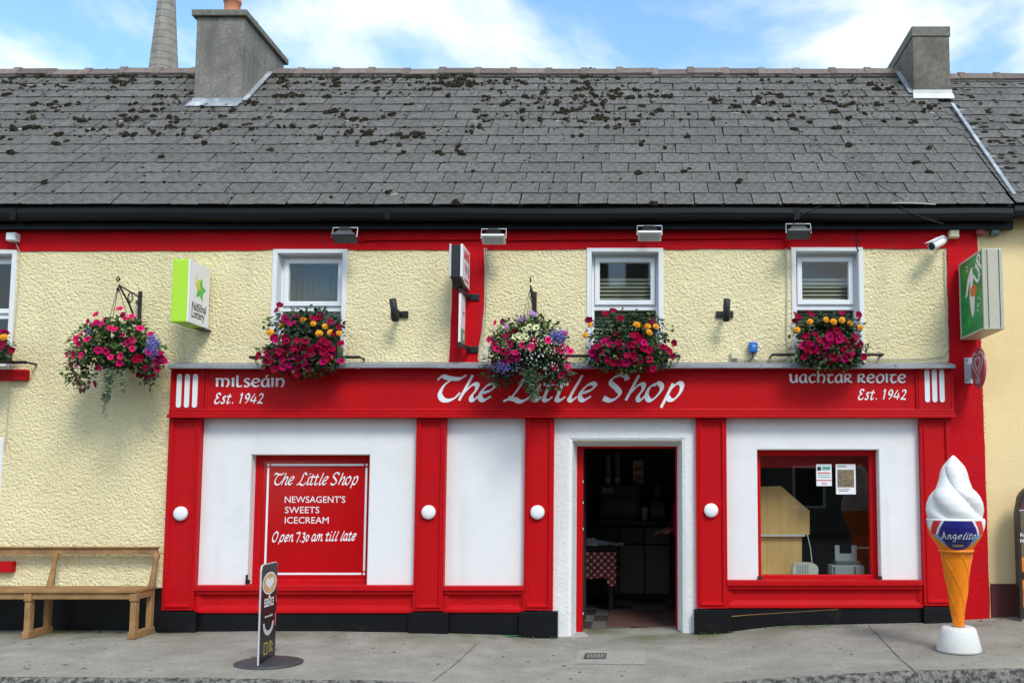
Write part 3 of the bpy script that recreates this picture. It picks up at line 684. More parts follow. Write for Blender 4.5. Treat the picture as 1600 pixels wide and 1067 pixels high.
gut = extr(prof, XL, AX(1583, 330, -.23), 60, .012).build('gutter', 'black_gutter', house)
for px in (20, 605, 1245):
    x = AX(px, 335, -.24); mb = MB(); mb.box(x - .03, x + .03, -.240, -.105, ZGB - .004, ZGT - .012, .004); mb.build('union_clip', 'black_gutter', gut)
# ---- roof
RTH = .05
def slab(x0, x1, ye, ze, yr, zr, th=.05):
    mb = MB(); s = Vector((0, yr - ye, zr - ze)).normalized(); nn = Vector((0, -s.z, s.y))
    P = [Vector((x0, ye, ze)), Vector((x1, ye, ze)), Vector((x1, yr, zr)), Vector((x0, yr, zr))]
    return mb.poly(P, -nn * th)
mb = slab(XL, XR, YE + .02, ZE - .03 + .02 * SV.z / SV.y, YR, ZR - .03)
roof = mb.build('roof', 'black_paint', house)
slab(XL, XR, 2 * YR - YE, ZE - .03, YR, ZR - .03).build('back_roof', 'slate', house)
def slate_mesh(w, l, th, seed):
    rr = random.Random(seed); hw = w / 2 - .0045
    j = lambda a: rr.uniform(-a, a)
    # local frame: X across, Y up the slope, Z out of the roof; lower edge at Y=0
    c = .006 if rr.random() < .75 else .03
    b = [(-hw + j(.002), .0 + j(.004)), (hw - c + j(.002), 0 + j(.004)), (hw + j(.002), c * .8), (hw, l), (-hw, l)]
    if rr.random() < .3: b = [(-hw + .02, j(.003)), *b[1:], (-hw, .014)]
    mb = MB(); mb.poly([(x, y, th * (1 - y / l) * 1.9 + .002) for x, y in b], (0, 0, th)); 
    return mb.mesh('slate')
GS, WS = SL / 15.7, .318
slate_meshes = []
for k in range(8):
    me = slate_mesh(WS, GS * 1.28, .007, k); me.materials.append(MATS['slate']); slate_meshes.append(me)
JOINTS = []
def lay_slates(parent, x0, x1, ye, ze, rows, sv, gs, ws, limit, skip=None, seed=1):
    rr = random.Random(seed); nn = Vector((0, -sv.z, sv.y)); made = 0; rest = MB(); rest.sheet = True
    for r in range(rows):
        o = Vector((0, ye, ze)) + sv * (r * gs)
        x = x0 - (ws / 2 if r % 2 else 0) + rr.uniform(-.02, .02)
        while x < x1 + .2:
            cx = x + ws / 2; x += ws * rr.uniform(.985, 1.015)
            lo_, hi_ = max(cx - ws / 2, x0), min(cx + ws / 2, x1)
            if hi_ - lo_ < .05: continue
            cx = (lo_ + hi_) / 2; wk = (hi_ - lo_) / ws
            JOINTS.append((hi_, r * gs))
            p = o + Vector((cx, 0, 0)) + nn * (.004 + rr.uniform(0, .004)) + sv * rr.uniform(-.006, .006)
            if skip and skip(p): continue
            a = rr.uniform(-.012, .012)
            M = Matrix(((1, 0, 0, p.x), (0, sv.y, nn.y, p.y), (0, sv.z, nn.z, p.z), (0, 0, 0, 1))) @ Matrix.Rotation(a, 4, 'Z') @ Matrix.Rotation(rr.uniform(-.008, .008), 4, 'Y') @ Matrix.Diagonal((wk, 1, 1, 1))
            d = p - Vector((0, -D, HC)); f_ = d.y * CP + d.z * SP; pxp = XP + F * d.x / f_
            me = rr.choice(slate_meshes)
            if -30 < pxp < 1630 and made < limit:
                s = bpy.data.objects.new('slate', me); COL.objects.link(s); s.parent = parent; s.matrix_local = M; made += 1
            else:
                rest.add([M @ v.co for v in me.vertices], [list(q.vertices) for q in me.polygons])
    if rest.f: rest.build('slates_beyond', 'slate', parent, kind='stuff')
CHL = dict(xl=0, xr=0)
# chimneys: where they leave the slope
cl0, cl1 = onroof(304, 164), onroof(374, 164)
cr0, cr1 = onroof(1432, 152), onroof(1488, 152)
def in_chimney(p):
    return (cl0.x + .02 < p.x < cl1.x - .02 and p.y > cl0.y + .05) or (cr0.x + .02 < p.x < cr1.x - .02 and p.y > cr0.y + .05)
lay_slates(roof, XL, XR, YE, ZE, 16, SV, GS, WS, 300, in_chimney, 4)
# moss cushions and lichen, denser towards the ridge
mb = MB(); lb = MB(); lb.sheet = True; rr = random.Random(21)
def cushion(mb, p, sx, sy, h, rr, sv=SV, nv=NV):
    n = 8; ring1 = []; ring2 = []
    for k in range(n):
        a = 2 * math.pi * k / n; q = rr.uniform(.75, 1.2)
        ring1.append(p + Vector((math.cos(a) * sx * q, 0, 0)) + sv * (math.sin(a) * sy * q))
        ring2.append(p + Vector((math.cos(a) * sx * q * .62, 0, 0)) + sv * (math.sin(a) * sy * q * .62) + nv * h * rr.uniform(.75, 1.1))
    vs = ring1 + ring2 + [p + nv * h * 1.15]
    mb.add(vs, [(k, (k + 1) % n, n + (k + 1) % n, n + k) for k in range(n)] + [(n + k, n + (k + 1) % n, 2 * n) for k in range(n)], 0, True)
cnt = 0
for i in range(26000):
    x = rr.uniform(XL, XR); s = rr.uniform(.02, .995) * SL; fr = s / SL
    dens = .085 + .915 * max(0, min(1, (fr - .34) / .26)) * (1 - .2 * max(0, (fr - .9) / .1))
    pn = mnoise.noise((x * .55, s * .8, 11)) * .8 + mnoise.noise((x * 2.2, s * 2.2, 5)) * .5
    side = 1.15 if x < -.5 else (.85 if x < 2 else .6)
    if rr.random() > .62 * dens * max(.06, .26 + pn * .60) * side: continue
    if rr.random() < .42: s = round(s / GS) * GS + rr.uniform(.0, .03)       # clings to the slate edges
    p = Vector((x, YE, ZE)) + SV * s + NV * .019
    if in_chimney(p): continue
    q = rr.random(); sz = rr.uniform(.010, .021) if q < .66 else rr.uniform(.021, .042)
    asp = rr.uniform(.8, 1.5)
    for c_ in range(1 if sz < .03 else 3):
        pp = p + Vector((rr.gauss(0, sz * .8), 0, 0)) + SV * rr.gauss(0, sz * .8)
        cushion(mb, pp, sz * asp * .85, sz * 1.15, sz * rr.uniform(.5, .9), rr)
    if rr.random() < .16:
        pp = p + Vector((rr.uniform(-.06, .06), 0, 0)) + SV * rr.uniform(-.06, .05) - NV * .006
        n = 9; r0 = rr.uniform(.02, .05)
        lb.add([pp + NV * .006 + Vector((math.cos(a) * r0 * rr.uniform(.5, 1.3), 0, 0)) + SV * math.sin(a) * r0 * rr.uniform(.4, 1) for a in [2 * math.pi * k / n for k in range(n)]], [list(range(n))])
    cnt += 1
for r in range(16):                                                          # small tufts in the seams
    for k in range(60):
        if rr.random() < .45: continue
        p = Vector((rr.uniform(XL, XR), YE, ZE)) + SV * (r * GS + rr.uniform(-.005, .012)) + NV * .021
        if in_chimney(p): continue
        sz = rr.uniform(.006, .018); cushion(mb, p, sz * 1.6, sz, sz * .6, rr)
for (jx, js) in JOINTS:                                                     # dirt and moss in the upright joints
    if rr.random() < .5 or jx > XR - .05: continue
    L_ = rr.uniform(.25, 1.0) * GS; n_ = rr.choice((1, 1, 2, 3, 4))
    for _ in range(n_):
        p = Vector((jx + rr.gauss(0, .004), YE, ZE)) + SV * (js + (rr.random() * L_ if rr.random() < .5 else rr.uniform(0, .03))) + NV * .021
        if in_chimney(p): continue
        sz = rr.uniform(.005, .012) if rr.random() < .85 else rr.uniform(.012, .022); cushion(mb, p, sz * .9, sz * 1.4, sz * .6, rr)
mb.build('moss', 'moss', roof, kind='stuff'); lb.build('lichen', 'lichen', roof, kind='stuff')
# ridge tiles
def ridge(parent, x0, x1, yr, zr, seed, skip):
    rr = random.Random(seed); L = .52; x = x0
    def tile(col):
        prof = []
        e = .014 if col else 0
        arm = .19 + e; t = .03 + e; a = R(42)
        ca, sa = math.cos(a), math.sin(a)
        P = [(-arm * ca, -arm * sa), (0, .02 + e), (arm * ca, -arm * sa)]
        return [(P[0][0], P[0][1] + .05), (-.03, .048 + e), (.03, .048 + e), (P[2][0], P[2][1] + .05), (P[2][0] - .02, P[2][1] + .05 - t), (0, .02 - t), (P[0][0] + .02, P[0][1] + .05 - t)]
    tile_ = tile
    me = extr([(y, z + .02) for y, z in tile(0)], -L / 2 + .001, L / 2 - .001, 6, .0).mesh('ridge_tile'); me.materials.append(MATS['ridge_tile'])
    mc = extr([(y, z + .02) for y, z in tile(1)], -.05, .05, 1).mesh('collar'); mc.materials.append(MATS['ridge_tile'])
    while x < x1:
        cx = x + L / 2; x += L
        if skip(cx): continue
        dz = rr.uniform(-.012, .014)
        o = bpy.data.objects.new('ridge_tile', me); COL.objects.link(o); o.parent = parent
        o.location = (cx, yr, zr + dz); o.rotation_euler = (0, rr.uniform(-.012, .012), 0)
        c_ = bpy.data.objects.new('collar', mc); COL.objects.link(c_); c_.parent = parent; c_.location = (cx - L / 2 + .02, yr, zr + dz + .004)
mb = MB(); p_ = Vector((0, YR, ZR)) - SV * .20 + NV * .012; mb.box(XL, XR - .01, -.03, .03, -.012, .012); mb.v = [tuple(Vector((v[0], 0, 0)) + p_ + SV * v[1] + NV * v[2]) for v in mb.v]; mb.build('ridge_shadow_gap', 'moss', roof)  # dark mortar strip, coloured to stand in for the shadow gap under the ridge tiles
ridge(roof, XL, XR, YR, ZR + .0, 3, lambda x: cl0.x - .1 < x < cl1.x + .1 or cr0.x - .12 < x < cr1.x + .1)
# lead strip at the party line, with tabs
mb = MB(); a = onroof(1487, 166) + NV * .035; b = onroof(1584, 309) + NV * .035
mb.bar(a, b, .045, .02, .006, up=NV); ls = mb.build('lead_strip', 'lead', roof)
for k in range(9):
    p = a.lerp(b, (k + .7) / 9.2); mb = MB(); mb.box(p.x, p.x + .09, -.006, .006, -.005, .005); mb.v = [(v[0], p.y + v[1], p.z + v[2] - .012) for v in mb.v]; mb.build('tab', 'lead', ls)
# ---- chimneys
def chimney(x0, x1, yf, yb, ztop, zflash, label, cap_h, over, wedge=None, fl_mat='lead', mat='chimney_render'):
    zc = ZE + (yf - YE) * SV.z / SV.y
    mb = MB(); mb.box(x0, x1, yf, yb, zc - .4, ztop, .02)
    ch = mb.build('chimney', mat, house); ch['label'] = label
    mb = MB(); mb.box(x0 - over, x1 + over, yf - over, yb + over, ztop - .002, ztop + cap_h, .012); mb.build('cap', 'cap_stone', ch)
    # flashing: apron on the slates, upstand and stepped side
    mb = MB(); mb.box(x0 - .012, x1 + .012, yf - .012, yf - .001, zc - .05, zc + zflash)
    p0 = Vector((x0 - .02, yf - .01, zc + .012)); d = SV * -.15
    mb.poly([p0 + NV * .03, p0 + Vector((x1 - x0 + .04, 0, 0)) + NV * .03, p0 + Vector((x1 - x0 + .02, 0, 0)) + d + NV * .016, p0 + Vector((-.03, 0, 0)) + d + NV * .016], NV * .006)
    mb.build('apron_flashing', fl_mat, ch)
    return ch, zc
SX = .02
yc = cl0.y; ybk = YR + .35
zt = AZ(27, yc)
chl, zc = chimney(AX(304, 110, yc), AX(379, 110, yc), yc, ybk + .1, zt, .09, 'wide rendered chimney with terracotta pots', .085, .05)
for (x, y) in ((AX(363, 12, yc + .35), yc + .35), (AX(391, 12, yc + .95), yc + .95)):
    mb = MB(); mb.lathe([(.13, 0), (.135, .05), (.115, .06), (.105, .3), (.12, .31), (.12, .36), (.09, .36), (.09, .3)], (x, y, zt + .08), 20); mb.build('pot', 'terracotta', chl)
x1 = AX(379, 110, yc); mb = MB()                       # stepped lead up the side
pa = Vector((x1 + .006, yc, zc + .06)); pb = Vector((x1 + .006, YR - .1, ZE + (YR - .1 - YE) * SV.z / SV.y + .08)); mb.bar(pa, pb, .012, .13, up=(1, 0, 0)); mb.build('side_flashing', 'lead', chl)
yc2 = cr0.y; zt2 = AZ(57, yc2)
chr_, zc2 = chimney(AX(1427, 110, yc2), AX(1485, 110, yc2), yc2, YR + .8, zt2, .10, 'smaller plain rendered chimney with stone cap', .14, .012, fl_mat='lead_white', mat='chimney_old')
x0 = AX(1427, 110, yc2); mb = MB()
pa = Vector((x0 - .006, yc2, zc2 + .06)); pb = Vector((x0 - .006, YR - .1, ZE + (YR - .1 - YE) * SV.z / SV.y + .08)); mb.bar(pa, pb, .012, .12, up=(1, 0, 0)); mb.build('side_flashing', 'lead', chr_)
# ---- upper windows
def window(op, rev=.12, lower=True, cover='blind', trim=.052, ratio=.5, sill=False, label=None):
    x0, x1, z0, z1 = op
    mb = MB(); t = trim
    i = (x0 + t, x1 - t, z0 - .03, z1 - t * .9)
    # flat plaster trim around the opening plus white reveal
    mb.ring((x0 - .002, x1 + .002, z0 - .05, z1 + .002), i, -.016, rev + .1, 0, .006)
    wnd = mb.build('window', 'white_paint', house)
    if label: wnd['label'] = label
    yf = rev
    fo = (i[0] - .004, i[1] + .004, z0, i[3] + .004); fw = .05
    zm = z0 + (z1 - z0) * ratio
    mb = MB(); mb.ring(fo, (fo[0] + fw * .6, fo[1] - fw * .6, fo[2] + fw, fo[3] - fw * .6), yf, yf + .07)
    mb.box(fo[0] + fw * .5, fo[1] - fw * .5, yf + .004, yf + .068, zm - .035, zm + .025, .004)
    mb.build('frame', 'white_upvc', wnd)
    so_ = (fo[0] + fw * .6 + .004, fo[1] - fw * .6 - .004, zm + .018, fo[3] - fw * .6 - .004); sw = .055
    mb = MB(); mb.ring(so_, (so_[0] + sw, so_[1] - sw, so_[2] + sw * 1.05, so_[3] - sw), yf - .02, yf + .045, 0, .008)
    mb.build('top_sash', 'white_upvc', wnd)
    mb = MB(); mb.box(so_[0] + sw - .01, so_[1] - sw + .01, yf + .010, yf + .016, so_[2] + sw - .01, so_[3] - sw + .01); mb.build('pane', 'glass', wnd)
    mb = MB(); mb.box(fo[0] + fw * .5, fo[1] - fw * .5, yf + .03, yf + .036, fo[2] + fw * .8, zm - .03); mb.build('pane', 'glass', wnd)
    if cover == 'blind':
        mb = MB(); z = z0 + .05
        while z < z1 - t - .2 * (z1 - z0):
            mb.poly([(i[0] + .03, yf + .11, z), (i[1] - .03, yf + .11, z), (i[1] - .03, yf + .135, z + .034), (i[0] + .03, yf + .135, z + .034)], (0, .001, .002)); z += .043
        mb.build('blind', 'blind_cream', wnd)
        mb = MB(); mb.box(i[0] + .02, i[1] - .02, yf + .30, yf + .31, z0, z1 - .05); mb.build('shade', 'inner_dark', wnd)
    elif cover == 'curtain':
        mb = MB(); mb.sheet = True; nx = 60
        X = lin(i[0] + .02, i[1] - .02, nx)
        vs = [(x, yf + .14 + .018 * math.sin(k * 1.05) + .01 * math.sin(k * .37 + z), z) for z in (z0, z1 - .12) for k, x in enumerate(X)]
        mb.add(vs, [(k, k + 1, nx + 2 + k, nx + 1 + k) for k in range(nx)], 0, True); mb.build('curtain', 'curtain_grey', wnd)
    return wnd
window(UP[0], cover='none', ratio=.45)
window(UP[1], cover='curtain', ratio=.495)
window(UP[2], ratio=.50); window(UP[3], ratio=.50)
window(LOWL, cover='none', ratio=.6)
for op in (UP[0], LOWL):
    pass
mb = MB(); mb.box(UP[0][0], AX(41, 580, -.06), -.07, .05, AZ(594, -.06), AZ(577, -.06), .012); mb.build('window_sill', 'red_paint', house)
mb = MB(); mb.box(LOWL[0], AX(19, 884, -.06), -.07, .05, AZ(894, -.06), AZ(877, -.06), .012); mb.build('window_sill', 'red_paint', house)
# ================================================================= SHOPFRONT
def depthY(px, py, x):
    d = ray(px, py); return -D + d.y * (x / d.x)
def RX(l, r, t, b, Y, pm=None):
    pm = pm or (t + b) / 2; return (AX(l, pm, Y), AX(r, pm, Y), AZ(b, Y), AZ(t, Y))
YPI, YFA, YCO = -.10, -.13, -.25
front = thing('shopfront', (AX(880, 980), -.1, gz(0)), 'red timber shopfront with white panels and lettered fascia', 'shopfront')
# --- white panels with their window openings
zt_, zb_ = AZ(640), AZ(925)
def wpanel(l, r, hole, name='white_panel', rough='white_paint'):
    mb = MB(); o = (AX(l, 780), AX(r, 780), zb_, zt_)
    if hole: mb.ring(o, (hole[0] + .012, hole[1] - .012, hole[2] + .004, hole[3] - .012), -.02, .20, 0, .008)
    else: mb.box(o[0], o[1], -.02, .015, o[2], o[3])
    return mb.build(name, rough, front)
wpanel(285, 672, SHOPL); wpanel(672.4, 842, None); wpanel(1111, 1465, SHOPR)
# --- door surround with splayed reveals
mb = MB()
def lp(x0, x1, z0, z1, y): return [(x0, y, z0), (x1, y, z0), (x1, y, z1), (x0, y, z1)]
yb = .20
loops = [lp(AX(843, 780), AX(1110, 780), ZG, zt_, .014), lp(AX(843, 780), AX(1110, 780), ZG, zt_, -.035), lp(AX(889, 780), AX(1071, 780), ZG, AZ(684, -.035), -.035),
         lp(AX(894, 780), AX(1066, 780), ZG, AZ(688, -.02), -.02), lp(AX(901, 780, yb), AX(1058.5, 780, yb), ZG, AZ(697, yb), yb), lp(AX(901, 780, yb), AX(1058.5, 780, yb), ZG, AZ(697, yb), .40)]
mb.sheet = True
vs = [p for l in loops for p in l]; mb.add(vs, [(k * 4 + j, k * 4 + (j + 1) % 4, k * 4 + 4 + (j + 1) % 4, k * 4 + 4 + j) for k in range(5) for j in (1, 2, 3)])
mb.build('door_surround', 'white_rough', front)
# --- pilasters with sunk panels, plinths and knobs
PIL = [(258.5, 308, 953, (245, 306)), (648, 694.5, 954, (638, 700)), (819, 864.5, 953, (811, 871)), (1088, 1136, 950, (1085, 1143)), (1441, 1488, 946, (1444, 1488))]
KN = [(283, 802), (670, 800), (840, 800), (1111, 797), (1463, 797)]
def panelled(r, y, w=.062):
    return [(0, 0.01), (0, y), (w * .45, y), (w * .5, y - .012), (w * .72, y - .014), (w * .85, y - .002), (w * .95, y + .012), (w * 1.12, y + .014)]
for (l, r, bt, (pl, pr)), (kx_, kyy) in zip(PIL, KN):
    x0, x1 = AX(l, 800, YPI), AX(r, 800, YPI)
    mb = MB(); mb.rect_loft(x0, x1, AZ(bt, YPI), AZ(651, YPI), panelled(0, YPI))
    p = mb.build('pilaster', 'red_paint', front)
    kxx = AX(kx_, kyy, -.10); kz = AZ(kyy, -.10)
    mb = MB(); mb.lathe([(.05, -.02), (.068, 0), (.075, .012), (.075, .03), (.066, .042), (.03, .048), (.0, .049)], (kxx, -.088, kz), 28, axis='y'); mb.build('knob', 'letter_white', p)
    mb = MB(); mb.box(AX(pl, 970, -.13), AX(pr, 970, -.13), -.135, .0, ZG, AZ(bt + 2.5, -.13), .006); pb_ = mb.build('plinth', 'black_paint', front)
# --- stall risers, sills and skirting between the pilasters
for (l, r, ts, tb, bb) in ((306, 648, 914, 923, 957), (694, 819, 915, 923, 956), (1136, 1441, 906, 915, 949)):
    x0, x1 = AX(l, 930, -.07), AX(r, 930, -.07)
    mb = MB(); mb.rect_loft(x0 - .01, x1 + .01, AZ(bb, -.07), AZ(tb - 1, -.07), [(0, .01), (0, -.07), (.035, -.07), (.045, -.066), (.06, -.05), (.075, -.045)]); mb.build('stall_riser', 'red_paint', front)
    mb = MB(); mb.rect_loft(x0 - .004, x1 + .004, AZ(bb + 1, -.09), AZ(bb - 4.5, -.09), [(0, -.03), (0, -.085), (.006, -.092)]); mb.build('base_moulding', 'red_paint', front)
    mb = MB(); mb.box(x0 - .002, x1 + .002, -.115, .12, AZ(tb, -.115), AZ(ts + .5, -.115), .008); mb.build('sill', 'red_paint', front)
    mb = MB(); mb.box(x0 + .002, x1 - .002, -.092, -.02, AZ(tb + 5, -.1), AZ(tb, -.115), .004); mb.build('sill_moulding', 'red_paint', front)
    mb = MB(); mb.box(x0, x1, -.075, .0, ZG, AZ(bb + 2, -.075), .004); mb.build('skirting', 'black_paint', front)
mb = MB(); a = at(1143, 962, -.079); b = at(1310, 951.5, -.079); mb.bar(a, b, .006, .004); mb.bar(at(1143, 963, -.08), at(1172, 959.8, -.08), .018, .004); mb.build('bare_crack', 'old_wood', front)
# --- fascia
fx0, fx1 = AX(267, 612, YFA), AX(1489, 612, YFA)
zf0, zf1 = AZ(651.5, YFA), AZ(572, YFA)
mb = MB(); mb.box(fx0 + .01, fx1 - .01, YFA + .02, 0, zf0, zf1); fas = mb.build('fascia', 'red_paint', front)
mp0, mp1 = AX(321, 612, YFA), AX(1434, 612, YFA)
mb = MB(); mb.rect_loft(mp0, mp1, zf0 + .05, zf1, [(0, YFA + .03), (0, YFA - .012), (.012, YFA - .018), (.022, YFA - .012), (.03, YFA + .002), (.04, YFA + .008)]); mb.build('signboard', 'red_paint', fas)
for k, (a, b, y) in enumerate(((652.5, 647.5, -.175), (647.5, 643, -.155), (642.6, 639.5, -.15))):
    mb = MB(); mb.box(fx0 - (.012 if k == 0 else .004), fx1 + (.012 if k == 0 else .004), y, -.02, AZ(a, y), AZ(b, y), .006); mb.build('moulding', 'red_paint', fas)
for (l, r, fl, t0, t1) in ((267, 320, (279.5, 292, 304.5), 584, 637), (1435, 1489, (1449, 1460.5, 1472), 576, 628.5)):
    mb = MB(); mb.rect_loft(AX(l, 612, YFA), AX(r, 612, YFA), zf0 + .052, zf1, [(0, YFA + .03), (0, YFA - .014), (.02, YFA - .014), (.026, YFA - .006)]); eb = mb.build('end_block', 'red_paint', fas)
    for q in fl:
        x = AX(q, 610, YFA - .014); z0, z1 = AZ(t1, YFA - .014), AZ(t0, YFA - .014); hw = .026
        P = [(x + hw * math.cos(a), z1 - hw + hw * math.sin(a)) for a in lin(0, math.pi, 8)] + [(x + hw * math.cos(a), z0 + hw + hw * math.sin(a)) for a in lin(math.pi, 2 * math.pi, 8)]
        mb = MB(); mb.poly([(px_, YFA - .005, pz_) for px_, pz_ in P], (0, -.010, 0)); mb.build('white_bar', 'letter_white', eb)
# lead cornice, sagging a little
zc0 = AZ(575.5, YCO); zc1 = AZ(570, YCO)
mb = extr([(.0, zc1 + .06), (-.02, zc1 + .06), (YCO, zc1), (YCO - .004, zc0 + .004), (YCO + .012, zc0), (0, zc0 + .02)], AX(262, 572, YCO), AX(1493, 572, YCO), 70, .010, 3)
cor = mb.build('cornice', 'cornice_lead', front)
for px in (402, 560, 700, 905, 1075, 1190, 1400):
    x = AX(px, 572, YCO); mb = MB(); mb.box(x - .012, x + .012, YCO - .008, YCO + .05, zc0 - .002, zc1 + .006, .003); mb.build('lap', 'cornice_lead', cor)
mb = MB(); mb.box(fx0 - .005, fx1 + .005, YFA - .045, -.01, AZ(576.5, YFA - .04), AZ(571.5, YFA - .04)); mb.build('cornice_board', 'red_paint', front)
# lettering on the signboard
YL = YFA + .006
def flatfn(px, py, Y, slope=0.0):
    o = at(px, py, Y)
    return lambda x, z, l=0.0: (o.x + x, Y - .001 - l, o.z + z + x * slope)
def pxm(n, Y): return n * (Y + D) / F
pen_words('The Little Shop', ITAL, flatfn(683, 625.5, YL), pxm(386, YL), pxm(27, YL), .33, 40, .085, spacing=0, parent=fas)
pen_words('milseáin', UNCIAL, flatfn(337, 604, YL), pxm(109, YL), pxm(13, YL), .23, 20, .15, parent=fas)
pen_words('Est. 1942', ITAL, flatfn(335, 630, YL), pxm(77, YL), pxm(11.2, YL), .25, 40, .12, parent=fas)
pen_words('uachtaR Reoite', UNCIAL, flatfn(1234, 597.5, YL), pxm(183, YL), pxm(13, YL), .23, 20, .15, parent=fas)
pen_words('Est. 1942', ITAL, flatfn(1341, 624, YL), pxm(76, YL), pxm(11.2, YL), .25, 40, .12, parent=fas)
# --- left shop window: red backing sheet behind glass
def shop_window(hole, inset, yf, fw):
    h = (hole[0] + .012, hole[1] - .012, hole[2] + .004, hole[3] - .012)
    mb = MB(); mb.ring((h[0] - .01, h[1] + .01, h[2] - .01, h[3] + .01), (h[0] + fw[0], h[1] - fw[1], h[2] + fw[2], h[3] - fw[3]), yf, yf + .07, 0, .01)
    wn_ = mb.build('shop_window', 'red_paint', front)
    mb = MB(); i = (h[0] + fw[0] - .01, h[1] - fw[1] + .01, h[2] + fw[2] - .01, h[3] - fw[3] + .01); mb.box(i[0], i[1], yf + .03, yf + .036, i[2], i[3]); mb.build('pane', 'glass', wn_)
    return wn_, i
wL, iL = shop_window(SHOPL, 0, .10, (.075, .03, .05, .06))
mb = MB(); YS = .118; mb.box(iL[0], iL[1], YS, YS + .01, iL[2], iL[3]); sh = mb.build('red_sheet', 'sheet_red', wL)
YS2 = YS - .001
bl, br_, bt_, bb_ = AX(417, 800, YS2), AX(571, 800, YS2), AZ(726, YS2), AZ(896, YS2); t = .011
mb = MB(); mb.sheet = True
for q in ((bl + .03, br_ - .03, bt_ - t, bt_ + t), (bl + .03, br_ - .03, bb_ - t, bb_ + t), (bl - t, bl + t, bb_ + .03, bt_ - .03), (br_ - t, br_ + t, bb_ + .03, bt_ - .03)):
    mb.add([(q[0], YS2, q[2]), (q[1], YS2, q[2]), (q[1], YS2, q[3]), (q[0], YS2, q[3])], [(0, 1, 2, 3)])
for (x, z) in ((bl, bt_), (br_, bt_), (br_, bb_), (bl, bb_)):
    mb.add([(x + .015 * math.cos(a), YS2, z + .015 * math.sin(a)) for a in lin(0, 2 * math.pi, 14)[:-1]], [list(range(14))])
mb.build('border_lines', 'letter_white', wL)
pen_words('The Little Shop', ITAL, flatfn(428, 757, YS2), pxm(131, YS2), pxm(12.5, YS2), .25, 40, .10, spacing=0, parent=wL)
for s, py, wd in (("NEWSAGENT'S", 785, 94), ('SWEETS', 801.3, 53.5), ('ICECREAM', 817.3, 68)):
    o = at(445, py, YS2)
    text_mesh(s, pxm(14.2, YS2), lambda x, y: (o.x + x, YS2 - .001, o.z + y), width=pxm(wd, YS2)).build('lettering', 'letter_white', wL)
pen_words('Open 7.30 am till late', ITAL, flatfn(425, 846, YS2, .018), pxm(130, YS2), pxm(10, YS2), .27, 55, .13, spacing=.02, parent=wL)
# --- right shop window
wR, iR = shop_window(SHOPR, 0, .10, (.05, .075, .045, .06))
YN = .128
def sheet(l, r, t, b, Y, name, mat, parent=None, **kw):
    mb = MB(); q = RX(l, r, t, b, Y); mb.box(q[0], q[1], Y, Y + .0015, q[2], q[3]); return mb.build(name, mat, parent, **kw), q
nt_, q = sheet(1275.5, 1299.5, 725, 759, YN, 'paper_notice', 'sign_white', None, label='small white and green paper notice taped inside the shop window', cat='notice')
for (l, r, t, b, m_) in ((1277, 1283, 729, 735, 'ink'), (1285, 1297, 729, 734, 'print_green'), (1278, 1297, 738, 739.6, 'print_red'), (1278, 1296, 742, 743, 'print_green'), (1278, 1297, 745, 746, 'print_green'), (1276, 1299, 749.6, 751, 'print_red'), (1284, 1292, 754.5, 756, 'print_red')):
    sheet(l, r, t, b, YN - .002, 'print', m_, nt_)
ps, q = sheet(1306, 1337, 725, 772, YN, 'photo_poster', 'sign_white', None, label='larger white poster with a colour photograph in the shop window', cat='poster')
sheet(1308.5, 1334.5, 733.5, 761, YN - .002, 'print', 'photo_print', ps); sheet(1309, 1322, 728, 729.2, YN - .002, 'print', 'ink', ps)
sheet(1310, 1328, 764, 764.8, YN - .002, 'print', 'ink', ps); sheet(1311, 1325, 766.5, 767.3, YN - .002, 'print', 'ink', ps)
for px in (387, 1187, 1375):                     # black shutter catches at the window feet
    p = at(px, 903 if px > 500 else 909, -.03); mb = MB()
    mb.box(p.x - .02, p.x + .02, -.045, -.015, p.z - .02, p.z + .025, .004)
    if px == 387: mb.box(p.x - .012, p.x + .004, -.06, -.03, p.z, p.z + .08, .004)
    mb.build('shutter_catch', 'black_iron', front)
# --- door frame and the open leaf
ydf = .22
mb = MB(); mb.box(AX(901, 780, .2) - .002, AX(911, 780, .2), ydf, ydf + .10, ZG, AZ(697, .2), .006); dl = mb.build('door_frame', 'red_paint', front)
mb = MB(); mb.box(AX(1056, 780, .2), AX(1058.5, 780, .2) + .002, ydf, ydf + .10, ZG, AZ(697, .2), .004); mb.build('door_frame', 'red_paint', front)
mb = MB(); mb.box(AX(911, 780, .2), AX(1056, 780, .2), ydf, ydf + .1, AZ(700, .22), AZ(697, .2)); mb.build('door_frame', 'red_paint', front)
FZ = AZ(983, .35)
xl = AX(911, 780, .34)
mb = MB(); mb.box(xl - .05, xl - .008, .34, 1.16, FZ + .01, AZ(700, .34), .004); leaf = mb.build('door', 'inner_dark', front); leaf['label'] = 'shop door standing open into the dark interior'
for py in (752, 785, 826, 958): 
    p = at(911, py, .22); mb = MB(); mb.box(p.x - .003, p.x + .006, .215, .23, p.z - .012, p.z + .012); mb.build('strike_plate', 'pale_metal', dl)
mb = MB(); mb.box(AX(893, 985, .0), AX(1066, 985, .0), -.09, .45, ZG, FZ - .006, .01); mb.build('threshold', 'threshold', front)

